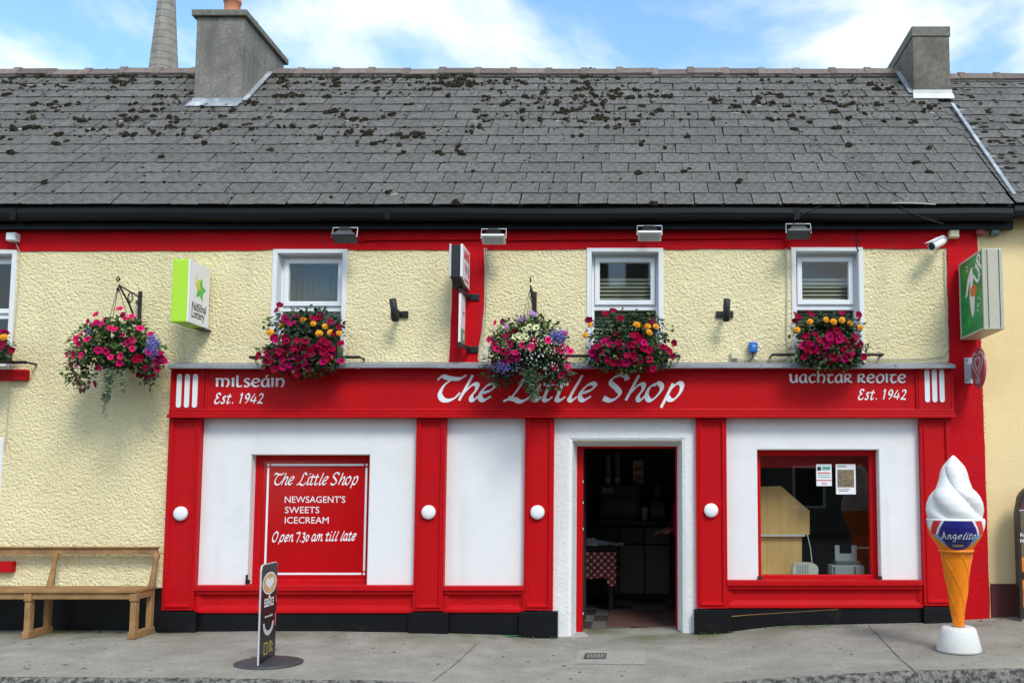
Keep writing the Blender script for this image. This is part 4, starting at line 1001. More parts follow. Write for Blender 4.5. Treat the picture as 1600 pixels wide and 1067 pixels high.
# ================================================================= SHOP INTERIOR
room_l, room_r, yback = -1.45, XR - .12, 3.7
inn = MB(); inn.box(room_l, room_r, .43, yback, FZ - .1, FZ); fl = inn.build('shop_floor', 'floor_tile', house)
for i in range(10):
    for j in range(6):
        if (i + j) % 2: continue
        x0 = room_l + .45 * i; y0 = .44 + .5 * j
        if x0 + .45 > room_r: continue
        mb = MB(); mb.box(x0 + .003, x0 + .447, y0 + .003, y0 + .497, FZ, FZ + .004); mb.build('tile', 'floor_pale', fl)
mb = MB(); mb.box(room_l, room_r, yback, yback + .1, FZ, ZFL); mb.build('shop_back_wall', 'inner_wall', house)
mb = MB(); mb.box(room_l - .1, room_l, .43, yback, FZ, ZFL); mb.build('shop_side_wall', 'inner_wall', house)
xp = AX(1130, 800, .45)
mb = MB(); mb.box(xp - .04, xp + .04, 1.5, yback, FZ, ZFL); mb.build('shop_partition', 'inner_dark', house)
# doormat
a = atz(930, 978, FZ + .014); b = atz(1057, 953, FZ + .014)
mb = MB(); mb.box(a.x + .12, b.x, a.y, b.y, FZ + .005, FZ + .02, .004); mb.build('doormat', 'mat_brown', label='brown doormat on the shop floor just inside the door', cat='doormat')
# counter at the back wall
YC = 2.9
def q_(l, r, t, b, Y): return RX(l, r, t, b, Y)
ct = thing('counter_unit', (AX(990, 900, YC), YC, FZ), 'cream counter unit with dark top at the back of the shop', 'counter')
c0 = q_(918, 1075, 823, 925, YC)
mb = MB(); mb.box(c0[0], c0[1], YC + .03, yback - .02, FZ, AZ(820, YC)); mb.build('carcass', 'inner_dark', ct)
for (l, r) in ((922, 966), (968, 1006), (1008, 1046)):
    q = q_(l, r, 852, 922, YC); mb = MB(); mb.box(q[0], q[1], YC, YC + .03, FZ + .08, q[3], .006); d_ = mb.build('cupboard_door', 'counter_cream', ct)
    q2 = q_(l, r, 824, 849, YC); mb = MB(); mb.box(q2[0], q2[1], YC, YC + .03, q2[2], q2[3], .006); mb.build('drawer_front', 'black_plastic' if l != 1008 else 'counter_cream', ct)
mb = MB(); mb.box(c0[0] - .02, c0[1], YC - .03, yback - .02, AZ(820, YC), AZ(814, YC), .006); mb.build('worktop', 'black_plastic', ct)
ZC = AZ(814, YC)
q = q_(936, 1000, 756, 812, YC + .15)
cm = thing('coffee_machine', ((q[0] + q[1]) / 2, YC + .3, ZC), 'large black coffee machine on the counter inside the shop', 'coffee machine')
mb = MB(); mb.box(q[0], q[1], YC + .15, YC + .6, ZC + .02, q[3], .02); mb.build('body', 'black_plastic', cm)
mb = MB(); mb.box(q[0] + .05, q[1] - .05, YC + .12, YC + .16, ZC + .1, ZC + .28, .01); mb.build('brew_bay', 'grey_plastic', cm)
mb = MB(); mb.box(q[0] + .04, q[0] + .2, YC + .135, YC + .15, q[3] - .12, q[3] - .05); mb.build('display', 'mid_grey_plastic', cm)
mb = MB(); mb.box(q[0] + .05, q[1] - .05, YC + .02, YC + .15, ZC + .001, ZC + .03, .006); mb.build('drip_tray', 'grey_metal', cm)
for i, (px, t) in enumerate(((950, 713), (965, 710))):
    x = AX(px, 735, YC + .3); z0 = AZ(756, YC + .15) + .001; z1 = AZ(t, YC + .3)
    st = thing('cup_stack', (x, YC + .3, z0), 'left stack of paper cups on the coffee machine' if i == 0 else 'right taller stack of paper cups on the coffee machine', 'cup stack', 'cup stacks on the coffee machine')
    z = z0; k = 0
    while z < z1 - .05:
        mb = MB(); mb.lathe([(.032, 0), (.045, .085), (.047, .09), (.04, .09)], (x, YC + .3, z), 14); mb.build('cup', 'mid_grey_plastic' if k else 'letter_white', st); z += .022; k += 1
q = q_(989, 1005, 722, 752, YC + .4)
bx = thing('snack_box', ((q[0] + q[1]) / 2, YC + .4, AZ(756, YC + .15)), 'red and white printed box on top of the coffee machine', 'box')
mb = MB(); mb.box(q[0], q[1], YC + .35, YC + .5, AZ(756, YC + .15) + .001, q[3] + .03, .004); mb.build('carton', 'cream_plastic', bx)
for py in (731, 744): 
    mb = MB(); mb.box(q[0] + .02, q[1] - .02, YC + .346, YC + .352, AZ(py + 4, YC + .35), AZ(py - 2, YC + .35)); mb.build('print', 'print_red', bx)
x = AX(1007, 800, YC + .12); mb = MB(); mb.lathe([(.04, 0), (.05, .16), (.054, .165), (.054, .19), (.03, .2)], (x, YC + .12, ZC + .001), 18); mb.build('takeaway_cup', 'pale_metal', label='tall pale takeaway cup standing on the counter', cat='cup')
q = q_(1014, 1040, 748, 812, YC + .3)
g_ = thing('coffee_grinder', ((q[0] + q[1]) / 2, YC + .3, ZC), 'dark coffee grinder at the right end of the counter', 'coffee grinder')
mb = MB(); mb.box(q[0], q[1], YC + .2, YC + .45, ZC, ZC + .3, .02); mb.build('body', 'black_plastic', g_)
mb = MB(); mb.lathe([(.05, 0), (.06, .02), (.1, .2), (.1, .24)], ((q[0] + q[1]) / 2, YC + .33, ZC + .3), 18); mb.build('hopper', 'grey_plastic', g_)
mb = MB(); mb.box(q[0] + .03, q[1] - .03, YC + .19, YC + .2, ZC + .05, ZC + .2); mb.build('front_plate', 'grey_metal', g_)
# table with the dotted cloth
YT = 1.75
tb = thing('display_table', (AX(925, 880, YT), YT + .3, FZ), 'low table under a red cloth with white dots inside the door', 'table')
zt3 = AZ(862, YT); xr_ = AX(962, 880, YT); xl_ = AX(880, 880, YT)
mb = MB(); mb.sheet = True; nx = 40; X = lin(xl_, xr_, nx); 
vs = [(x, YT - (.02 if v else 0) + (.012 * math.sin(x * 37) if v == 0 else 0), zt3 if v else AZ(903, YT) - (.09 if x > xr_ - .1 else 0) + .008 * math.sin(x * 23)) for v in (0, 1) for x in X]
mb.add(vs, [(k, k + 1, nx + 2 + k, nx + 1 + k) for k in range(nx)], 0, True)
mb.add([(xr_, YT, zt3), (xr_, YT + .6, zt3), (xr_ + .03, YT + .6, AZ(903, YT)), (xr_ + .02, YT, AZ(915, YT))], [(0, 1, 2, 3)])
mb.add([(xl_, YT - .02, zt3), (xr_, YT - .02, zt3), (xr_, YT + .6, zt3), (xl_, YT + .6, zt3)], [(0, 1, 2, 3)])
mb.build('cloth', 'dotted_cloth', tb)
for (x, y) in ((xr_ - .06, YT + .05), (xr_ - .06, YT + .54), (xl_ + .06, YT + .05), (xl_ + .06, YT + .54)):
    mb = MB(); mb.box(x - .025, x + .025, y - .025, y + .025, FZ, zt3 - .01); mb.build('leg', 'inner_dark', tb)
tr = thing('bread_tray', (AX(930, 850, YT + .25), YT + .25, zt3), 'tray of wrapped bread under crumpled foil on the table', 'bread tray')
mb = MB(); mb.box(xl_ + .05, xr_ + .02, YT + .08, YT + .5, zt3 + .001, zt3 + .07, .02); mb.build('tray', 'inner_dark', tr)
mb = MB(); mb.sheet = True
def fo(u, v):
    x = xl_ + .08 + u * (xr_ - xl_ + .02); y = YT + .06 + v * .42
    return (x, y, zt3 + .08 + .12 * max(0, 1 - u * 1.1) * math.sin(v * 3.1) + .035 * mnoise.noise((x * 14, y * 14, 2)) + .02 * mnoise.noise((x * 40, y * 40, 8)))
grid(mb, lin(0, 1, 34), lin(0, 1, 24), fo); mb.build('foil', 'pale_metal', tr)
# ---- things behind the right shop window
ZS = AZ(905, .2)
mb = MB(); mb.box(SHOPR[0] - .2, SHOPR[1] + .2, .205, .62, ZS - .03, ZS + .006, .004); mb.build('display_shelf', 'white_paint', house)
ZS += .006
YK = .50
cab = thing('wooden_cabinet', (AX(1225, 890, YK), YK + .2, FZ), 'pale wooden cabinet with sloping top behind the shop window', 'cabinet')
P = [(1150, 762), (1220, 759), (1265, 798), (1265, 835), (1150, 835)]
mb = MB(); mb.poly([at(a, b, YK) for a, b in P], (0, .22, 0)); mb.build('upper_panel', 'pale_wood', cab)
P = [(1150, 838), (1253, 838), (1253, 897), (1150, 897)]
q = [at(a, b, YK + .03) for a, b in P]; mb = MB(); mb.poly(q, (0, .22, 0)); mb.build('lower_panel', 'pale_wood', cab)
mb = MB(); a = at(1150, 838, YK - .02); b = at(1258, 835, YK - .02); mb.box(a.x, b.x, YK - .02, YK + .25, a.z, b.z, .003); mb.build('shelf_edge', 'pale_metal', cab)
mb = MB(); mb.box(at(1150, 897, YK).x, at(1253, 897, YK).x, YK + .04, YK + .3, FZ, ZS - .04); mb.build('base', 'pale_wood', cab)
# grey pos printer and round-ended white radio
x0, x1 = AX(1298, 890, .36), AX(1349, 890, .36)
pr = thing('receipt_printer', ((x0 + x1) / 2, .36, ZS), 'grey paper printer with upright tray on the window shelf', 'printer')
zz = lambda py: AZ(py, .36)
mb = MB(); mb.box(x0, x1, .30, .52, ZS, zz(882), .012); mb.build('body', 'mid_grey_plastic', pr)
mb = MB(); mb.box(x0 + .05, x1 - .04, .31, .50, zz(882), zz(876), .006); mb.build('lid', 'grey_plastic', pr)
for (l, r, t) in ((1305, 1312, 852), (1331, 1339, 852)):
    mb = MB(); mb.box(AX(l, 870, .40), AX(r, 870, .40), .40, .42, zz(877), zz(t), .004); mb.build('tray_arm', 'mid_grey_plastic', pr)
mb = MB(); mb.box(AX(1305, 870, .40), AX(1339, 870, .40), .405, .418, zz(877), zz(865), .004); mb.build('tray_back', 'mid_grey_plastic', pr)
for px in (1302, 1334): 
    mb = MB(); mb.box(AX(px, 888, .30), AX(px + 3, 888, .30), .292, .30, ZS + .01, zz(884), .002); mb.build('latch', 'grey_plastic', pr)
x0, x1 = AX(1237, 890, .33), AX(1277, 890, .33)
rd = thing('clock_radio', ((x0 + x1) / 2, .33, ZS), 'white round ended clock radio on the window shelf', 'radio')
mb = MB(); N = 16; P = []
zc_, hz, hx = (ZS + zz(878)) / 2, (zz(878) - ZS) / 2, (x1 - x0) / 2
for k in range(24):
    a = 2 * math.pi * k / 24; P.append(((x0 + x1) / 2 + hx * math.copysign(abs(math.cos(a)) ** .6, math.cos(a)), zc_ + hz * math.copysign(abs(math.sin(a)) ** .7, math.sin(a))))
mb.poly([(a, .27, b) for a, b in P], (0, .13, 0)); mb.build('case', 'cap_white', rd)
for k_ in range(5):
    mb = MB(); mb.box(x0 + .05 + .028 * k_, x0 + .062 + .028 * k_, .264, .271, ZS + .055, zz(878) - .02, .002); mb.build('grille_slot', 'mid_grey_plastic', rd)
mb = MB(); mb.box((x0 + x1) / 2 - .02, (x0 + x1) / 2 + .025, .262, .272, ZS + .01, ZS + .03, .003); mb.build('button_panel', 'grey_plastic', rd)
mb = MB(); mb.tube([(x1 - .05, .36, zz(880)), (x1 - .06, .40, zz(855)), (x1 - .08, .46, zz(836))], .005, 6); mb.build('cord', 'cable_pale', rd)
# red pelmet and dark shelving seen deeper in
mb = MB(); q = RX(1185, 1372, 700, 730, .30); mb.box(q[0] - .1, q[1] + .1, .40, .42, q[2], q[3] + .1); mb.build('pelmet', 'red_paint', house)
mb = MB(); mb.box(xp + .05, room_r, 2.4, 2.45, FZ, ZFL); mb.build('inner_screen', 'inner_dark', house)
cr = thing('red_drinks_crate', (AX(1352, 850, .9), .95, FZ), 'red crate stacked behind the window printer', 'crate')
q = RX(1336, 1372, 838, 870, .9); mb = MB(); mb.ring((q[0], q[1], q[2], q[3]), (q[0] + .02, q[1] - .02, q[2] + .02, q[3] - .02), .9, 1.2); mb.box(q[0] + .015, q[1] - .015, .93, 1.19, q[2] + .015, q[3] - .015); mb.build('side', 'red_plastic', cr)
q2 = RX(1338, 1370, 854, 857, .895); mb = MB(); mb.box(q2[0], q2[1], .893, .899, q2[2], q2[3]); mb.build('label_strip', 'cream_plastic', cr)
mb = MB(); mb.box(q[0] + .02, q[1] - .02, .92, 1.18, FZ, q[2] - .001); mb.build('stand', 'inner_dark', cr)

# ================================================================= NEIGHBOUR HOUSE
nb = thing('neighbour_house', (6.5, .1, gz(5)), 'tan rendered neighbouring house with maroon foot at the right edge', 'house')
XN0, XN1 = AX(1540, 700) + .004, 11.5
YN0 = .03
mb = MB(); mb.box(XN0 - .09, XN1, YN0, .4, ZG, AZ(322)); mb.build('front_wall', 'tan_render', nb)
mb = MB(); mb.box(XN0 + .012, XN1, YN0 - .02, YN0 + .01, ZG, AZ(912, .0), .004); mb.build('wall_foot', 'maroon', nb)
mb = MB(); mb.box(XN1 - .3, XN1, .4, 5.9, ZG, AZ(322)); mb.build('end_wall', 'tan_render', nb)
mb = MB(); mb.box(XR + .16, XN1 - .3, 5.6, 5.9, ZG, AZ(322)); mb.build('back_wall', 'tan_render', nb)
ZEn = AZ(320, YE); ZRn = AZ(124, YR); SVn = Vector((0, YR - YE, ZRn - ZEn)).normalized()
nr = slab(XR + .02, XN1, YE + .02, ZEn - .03 + .02 * SVn.z / SVn.y, YR, ZRn - .03).build('roof', 'black_paint', nb)
slab(XR + .02, XN1, 2 * YR - YE, ZEn - .03, YR, ZRn - .03).build('back_roof', 'slate', nb)
lay_slates(nr, XR + .02, XN1, YE, ZEn, 16, SVn, math.hypot(YR - YE, ZRn - ZEn) / 15.7, WS, 150, None, 9)
ridge(nr, XR + .1, XN1, YR, ZRn, 5, lambda x: False)
mb = MB(); rr = random.Random(5); NVn = Vector((0, -SVn.z, SVn.y))
for i in range(260):
    p = Vector((rr.uniform(XR + .1, 6.6), YE, ZEn)) + SVn * (rr.uniform(.05, .95) * 4.3) + NVn * .014
    for c_ in range(rr.choice((1, 1, 3))):
        sz = rr.uniform(.015, .05); cushion(mb, p + Vector((rr.gauss(0, .03), 0, 0)) + SVn * rr.gauss(0, .02), sz * 1.3, sz * .8, sz * .5, rr, SVn, NVn)
mb.build('moss', 'moss', nr, kind='stuff')
mb = extr([(y, z - ZGT + AZ(320, -.23)) for y, z in prof], AX(1585.5, 320, -.23), XN1, 12, .004, 8); mb.build('gutter', 'black_gutter', nb)
mb = MB(); mb.box(AX(1585.5, 330, -.10), XN1, -.10, -.07, AZ(334, -.09), AZ(319, -.10), .004); mb.build('eaves_board', 'black_gutter', nb)

# ================================================================= CHURCH SPIRE far behind
YSP = 70.0
p0, p1 = at(234.5, 112, YSP), at(277, 112, YSP); t0, t1 = at(250, 0, YSP), at(275.5, 0, YSP)
cx_ = (p0.x + p1.x) / 2; hb = (p1.x - p0.x) / 2; ht = (t1.x - t0.x) / 2
sp = thing('church_spire', (cx_, YSP, 0), 'grey stone church spire rising behind the ridge', 'spire')
slope = (hb - ht) / (t0.z - p0.z)
zbase = p0.z - 6; rb = hb + slope * 6; ztip = p0.z + hb / slope
mb = MB(); nseg = 64; prof2 = []
zz_ = zbase
while zz_ < ztip - .3:
    prof2 += [(max(.02, rb - slope * (zz_ - zbase)), zz_), (max(.02, rb - slope * (zz_ + .58 - zbase)), zz_ + .58), (max(.015, rb - slope * (zz_ + .58 - zbase) - .03), zz_ + .6), (max(.015, rb - slope * (zz_ + .66 - zbase) - .03), zz_ + .66)]; zz_ += .68
shear = ((t0.x + t1.x) / 2 - cx_) / (t0.z - p0.z)
mb.lathe(prof2, (cx_, YSP, 0), 8, smooth=False, fn=lambda r, h, a: r * 1.02)
mb.build('spire_shaft', 'spire_stone', sp)
mb = MB(); mb.box(cx_ - rb * 1.3, cx_ + rb * 1.3, YSP - rb * 1.3, YSP + rb * 1.3, -3, zbase, .05); mb.build('tower', 'spire_stone', sp)

# ================================================================= HOUSES ACROSS THE STREET (mirrored in the panes)
def opposite(x0, x1, y, h, rh, wall, label):
    e = thing('opposite_house', ((x0 + x1) / 2, y, 0), label, 'house', 'houses across the street')
    g0 = -.2
    mb = MB(); mb.box(x0, x1, y - 6, y, g0, h); mb.build('wall', wall, e)
    mb = MB(); mb.poly([(x0 - .1, y + .3, h - .05), (x0 - .1, y - 3, h + rh), (x0 - .1, y - 6.3, h - .05)], (x1 - x0 + .2, 0, 0)); r_ = mb.build('roof', 'slate', e)
    mb = MB(); mb.box(x0 + .6, x0 + 1.4, y - 3.4, y - 2.6, h + rh - .6, h + rh + .9, .02); mb.build('chimney', 'chimney_render', r_)
    n_ = int((x1 - x0) / 2.2)
    for k in range(n_):
        cx_ = x0 + (k + .5) * (x1 - x0) / n_
        for zb, zt in ((.9, 2.2), (3.2, 4.4)):
            if zt > h - .3: continue
            mb = MB(); mb.ring((cx_ - .5, cx_ + .5, zb, zt), (cx_ - .43, cx_ + .43, zb + .07, zt - .07), -.03, .05); mb.v = [(v[0], y - v[1], v[2]) for v in mb.v]; w_ = mb.build('window', 'white_upvc', e)
            mb = MB(); mb.box(cx_ - .44, cx_ + .44, y, y + .01, zb + .06, zt - .06); mb.build('pane', 'inner_dark', w_)
    mb = MB(); mb.box(x0 + .3, x0 + 1.2, y, y + .04, g0, 2.0, .01); mb.build('door', 'maroon', e)
opposite(-9.5, -1.2, -17.5, 5.6, 3.9, 'chimney_old', 'slate roofed house mirrored in the upper left window panes')
opposite(-1.1, 9.0, -17.8, 5.0, 3.5, 'chimney_old', 'grey slate roofed house mirrored in the right window panes')
# ================================================================= SIGNS ON THE WALL
# --- lime and white box sign
xr_ = AX(295, 455, -.50); xl_ = AX(268, 455, -.50); z0, z1 = AZ(503, -.50), AZ(404.5, -.50); yb_ = depthY(328.5, 470, xr_); yb_ = min(-.05, max(-.14, yb_))
s = thing('lottery_box_sign', (xl_, 0, z0), 'lime green and white projecting box sign with green star', 'sign')
mb = MB(); mb.box(xl_, xr_ - .012, -.50, yb_, z0, z1, .012); mb.build('case', 'lime', s)
mb = MB(); mb.box(xr_ - .014, xr_, -.497, yb_ - .003, z0 + .004, z1 - .004, .003); face = mb.build('face', 'sign_white', s)
def sidefn(x, y0, y1, z0, z1, dirx):             # u 0..1 from y0 to y1, v 0..1 from z0 to z1
    return lambda u, v, l=0.0: (x + dirx * (.0015 + l), y0 + (y1 - y0) * u, z0 + (z1 - z0) * v)
fn = sidefn(xr_, -.497, yb_, z0, z1, 1)
def shape(fn, pts, name, mat, parent, l=0.0):
    mb = MB(); mb.sheet = True; mb.add([fn(u, v, l) for u, v in pts], [list(range(len(pts)))]); return mb.build(name, mat, parent)
asp_ = (z1 - z0) / (yb_ + .497)
def star(cx, cy, r, rot=0):
    P = []
    for k in range(10):
        a = R(90 + 36 * k + rot); q = r * (1 if k % 2 == 0 else .5); P.append((cx + q * math.cos(a) * asp_ * .92, cy + q * math.sin(a)))
    return P
shape(fn, star(.54, .58, .20, -10), 'star', 'star_green', face)
P = star(.54, .58, .20, -10); shape(fn, [P[0], P[1], (.54, .58), P[3], P[2]], 'star_tip', 'star_yellow', face, .001)
for (u, v, r) in ((.34, .77, .02), (.27, .72, .015), (.4, .73, .014), (.33, .83, .012)): shape(fn, star(u, v, r * 1.6, 20), 'spark', 'star_yellow', face)
shape(fn, [(.5 + .16 * math.cos(a), .335 + .014 * math.sin(a)) for a in lin(0, 6.1, 14)], 'star_shadow', 'mid_grey_plastic', face)
W_ = yb_ + .497; H_ = z1 - z0
for tx, v in (('National', .225), ('Lottery', .105)):
    text_mesh(tx, .125, lambda x, y: fn((.16 * W_ + x) / W_, v + y / H_), bold=.002, width=W_ * (.68 if tx == 'National' else .62)).build('lettering', 'ink', face)
mb = MB(); mb.box(xl_ + .05, xr_ - .05, yb_, .0, z0 + .1, z1 - .1); mb.build('wall_mount', 'grey_metal', s)
mb = MB(); mb.box(xr_ - .1, xr_ + .01, yb_ - .1, .0, z0 - .012, z0 - .002); mb.build('bracket', 'grey_metal', s)
# --- black cased money sign with slim sign under it
xr_ = AX(723, 420, -.44); xl_ = AX(702, 420, -.44); z0, z1 = AZ(447, -.44), AZ(383, -.44); yb_ = -.06
s = thing('cash_sign', (xl_, 0, z0), 'black cased lit sign with white printed face above slim panel', 'sign')
zc_ = z0 + .10
mb = MB(); mb.poly([(xl_ + .02, -.45, zc_), (xl_ + .02, -.45, z1), (xl_ + .02, yb_, z1), (xl_ + .02, yb_, z0 + .03), (xl_ + .02, -.30, z0)], (xr_ - xl_ - .04, 0, 0)); mb.build('case', 'black_plastic', s)
mb = MB(); mb.box(xl_, xl_ + .021, -.455, yb_, zc_, z1 + .01, .004); mb.build('face', 'pale_metal', s)
mb = MB(); mb.poly([(xr_ - .022, -.455, zc_), (xr_ - .022, -.455, z1 + .01), (xr_ - .022, yb_, z1 + .01), (xr_ - .022, yb_, z0 + .04), (xr_ - .022, -.28, z0 + .05)], (.022, 0, 0)); face = mb.build('face', 'sign_white', s)
fn = sidefn(xr_, -.45, yb_, z0, z1, 1)
for (a, b) in ((.2, .34), (.4, .5), (.56, .66), (.72, .86)):
    shape(fn, [(a, .72), (b, .72), (b, .93), (a, .93)], 'print', 'print_red', face)
shape(fn, [(.34, .8), (.56, .8), (.56, .84), (.34, .84)], 'print', 'print_red', face, .0006)
shape(fn, [(.3, .44), (.38, .44), (.38, .62), (.3, .62)], 'print', 'print_red', face)
shape(fn, [(.55 + .08 * math.cos(a), .5 + .12 * math.sin(a)) for a in lin(0, 6.1, 14)], 'print', 'print_violet', face)
shape(fn, [(.76, .36), (.86, .36), (.86, .6), (.76, .6)], 'print', 'print_violet', face)
shape(fn, [(.3, .2), (.85, .2), (.85, .25), (.3, .25)], 'print', 'print_red', face)
mb = MB(); mb.box(xl_ + .04, xr_ - .03, yb_ - .02, .0, z0 + .18, z1 - .1); mb.build('wall_mount', 'black_plastic', s)
xm = AX(722, 500, -.2)
s2 = thing('slim_panel_sign', (xm, 0, AZ(540)), 'slim white panel sign with green foot on black brackets', 'sign')
mb = MB(); z0, z1 = AZ(536, -.25), AZ(454, -.25); mb.box(xm - .012, xm + .012, -.33, -.09, z0, z1, .003); pn = mb.build('panel', 'sign_white', s2)
fn = sidefn(xm + .012, -.33, -.09, z0, z1, 1)
shape(fn, [(0.03, .01), (.97, .01), (.97, .27), (.03, .27)], 'green_band', 'print_green', pn)
shape(fn, [(.5, .08), (.8, .08), (.8, .2), (.5, .2)], 'print', 'sign_white', pn, .001)
shape(fn, [(.4, .55), (.8, .55), (.8, .61), (.4, .61)], 'print', 'mid_grey_plastic', pn)
for z in (z1 - .02, z0 - .03):
    mb = MB(); mb.bar((xm, -.34, z), (xm + .05, -.01, z), .03, .045, .006); mb.build('bracket', 'black_plastic', s2)
    mb = MB(); mb.box(xm + .02, xm + .15, -.035, -.012, z - .04, z + .03, .006); mb.build('wall_plate', 'black_plastic', s2)
# --- green soft drink sign
xs_ = AX(1499.5, 470, -.07); yf_ = depthY(1536, 450, xs_); xe_ = AX(1568, 450, yf_)
z0, z1 = AZ(514.5, yf_), AZ(388, yf_)
s = thing('drinks_box_sign', (xs_, 0, z0), 'green soft drink box sign with pale metal frame projecting from red corner', 'sign')
mb = MB(); mb.box(xs_ + .02, xe_, yf_, -.06, z0, z1, .008); mb.build('case', 'sign_alu', s)
fw = .025
mb = MB(); mb.ring((yf_, -.06, z0, z1), (yf_ + fw, -.06 - fw, z0 + fw, z1 - fw), xs_, xs_ + .03, 0, .004); mb.v = [(v[1], v[0], v[2]) for v in mb.v]; mb.build('frame', 'sign_alu', s)
mb = MB(); mb.box(xs_ + .008, xs_ + .022, yf_ + .01, -.07, z0 + .01, z1 - .01); face = mb.build('face', 'sign_green', s)
fn = sidefn(xs_ + .008, -.06 - fw, yf_ + fw, z0 + fw, z1 - fw, -1)
shape(fn, [(.22, .50), (.32, .53), (.40, .66), (.56, .80), (.60, .88), (.50, .87), (.34, .74)], 'seven', 'sign_white', face)
shape(fn, [(.46, .78), (.58, .83), (.62, .74), (.56, .62), (.66, .48), (.60, .24), (.50, .20), (.42, .44), (.44, .60)], 'seven', 'sign_white', face, .0005)
shape(fn, [(.60 + .15 * math.cos(a), .55 + .078 * math.sin(a)) for a in lin(0, 6.1, 18)], 'dot', 'print_orange', face, .0010)
Wf, Hf = (-.06 - fw) - (yf_ + fw), (z1 - z0 - 2 * fw)
rot_ = R(58)
def upfn(x, y):
    a = x * math.cos(rot_) - y * math.sin(rot_); b = x * math.sin(rot_) + y * math.cos(rot_); return fn(.80 + a / Wf, .58 + b / Hf, .0016)
text_mesh('UP', .24, upfn, bold=.006, shear=.15).build('lettering', 'sign_white', face)
rb_ = random.Random(2)
for k in range(24):
    u, v = rb_.uniform(.55, .92), rb_.uniform(.2, .92); 
    if rb_.random() < .4: u = rb_.uniform(.3, .55); v = rb_.uniform(.78, .95)
    r = rb_.uniform(.008, .02); shape(fn, [(u + r * 1.4 * math.cos(a), v + r * .8 * math.sin(a)) for a in lin(0, 5.5, 7)], 'bubble', 'sign_white', face, .0004)
for x in (xs_ + .05, xe_ - .04):
    mb = MB(); mb.box(x - .003, x + .003, yf_ - .006, yf_, z0 + .02, z1 - .01); mb.build('seam', 'grey_metal', s)
for z in (z0 + .15, z1 - .2):
    mb = MB(); mb.box(xs_ + .06, xs_ + .1, -.07, .0, z - .02, z + .02); mb.build('wall_mount', 'black_iron', s)
# --- oval heart sign
xh = AX(1517.5, 575, -.06); yf_ = depthY(1538.5, 575, xh); zc_ = AZ(575, (yf_ - .06) / 2); ry = (-.06 - yf_) / 2; rz_ = pxm(32, -.25); ycx = (yf_ - .06) / 2
s = thing('heart_sign', (xh, 0, zc_), 'faded pink oval ice cream sign with double white heart', 'sign')
mb = MB(); mb.poly([(xh, ycx + ry * math.cos(a), zc_ + rz_ * math.sin(a)) for a in lin(0, 2 * math.pi, 40)[:-1]], (.02, 0, 0)); disc = mb.build('disc', 'faded_pink', s)
def heart(k): return [(.16 * k * math.sin(t) ** 3 * 1.0, k * (.13 * math.cos(t) - .05 * math.cos(2 * t) - .02 * math.cos(3 * t) - .01 * math.cos(4 * t))) for t in lin(0, 2 * math.pi, 44)]
mb = MB(); mb.sheet = True
for a, b in ((1.05, .86), (.58, .40)):
    A, B = heart(a), heart(b)
    vs = []
    for (p, q) in zip(A, B): vs += [(xh - .002, ycx - p[0] * ry / .19, zc_ + .05 + p[1]), (xh - .002, ycx - q[0] * ry / .19, zc_ + .05 + q[1])]
    mb.add(vs, [(2 * i, 2 * i + 1, 2 * i + 3, 2 * i + 2) for i in range(len(A) - 1)])
mb.build('heart', 'pale_metal', disc)
text_mesh('HB', .09, lambda x, y: (xh - .002, ycx + .06 - x, zc_ - .165 + y), bold=.003, width=.12).build('lettering', 'pale_metal', disc)
mb = MB(); mb.box(AX(1507, 575, -.03), AX(1519, 575, -.03), -.04, -.017, AZ(599, -.03), AZ(559, -.03), .003); wp = mb.build('wall_plate', 'pale_metal', s)
for py in (563, 594): 
    p = at(1510.5, py, -.04); mb = MB(); mb.lathe([(.008, 0), (.008, .004), (.0, .005)], (p.x, -.04, p.z), 10, axis='y'); mb.build('screw', 'ink', wp)
mb = MB(); mb.box(xh + .002, xh + .018, -.09, -.02, zc_ - .08, zc_ + .08); mb.build('arm', 'pale_metal', s)
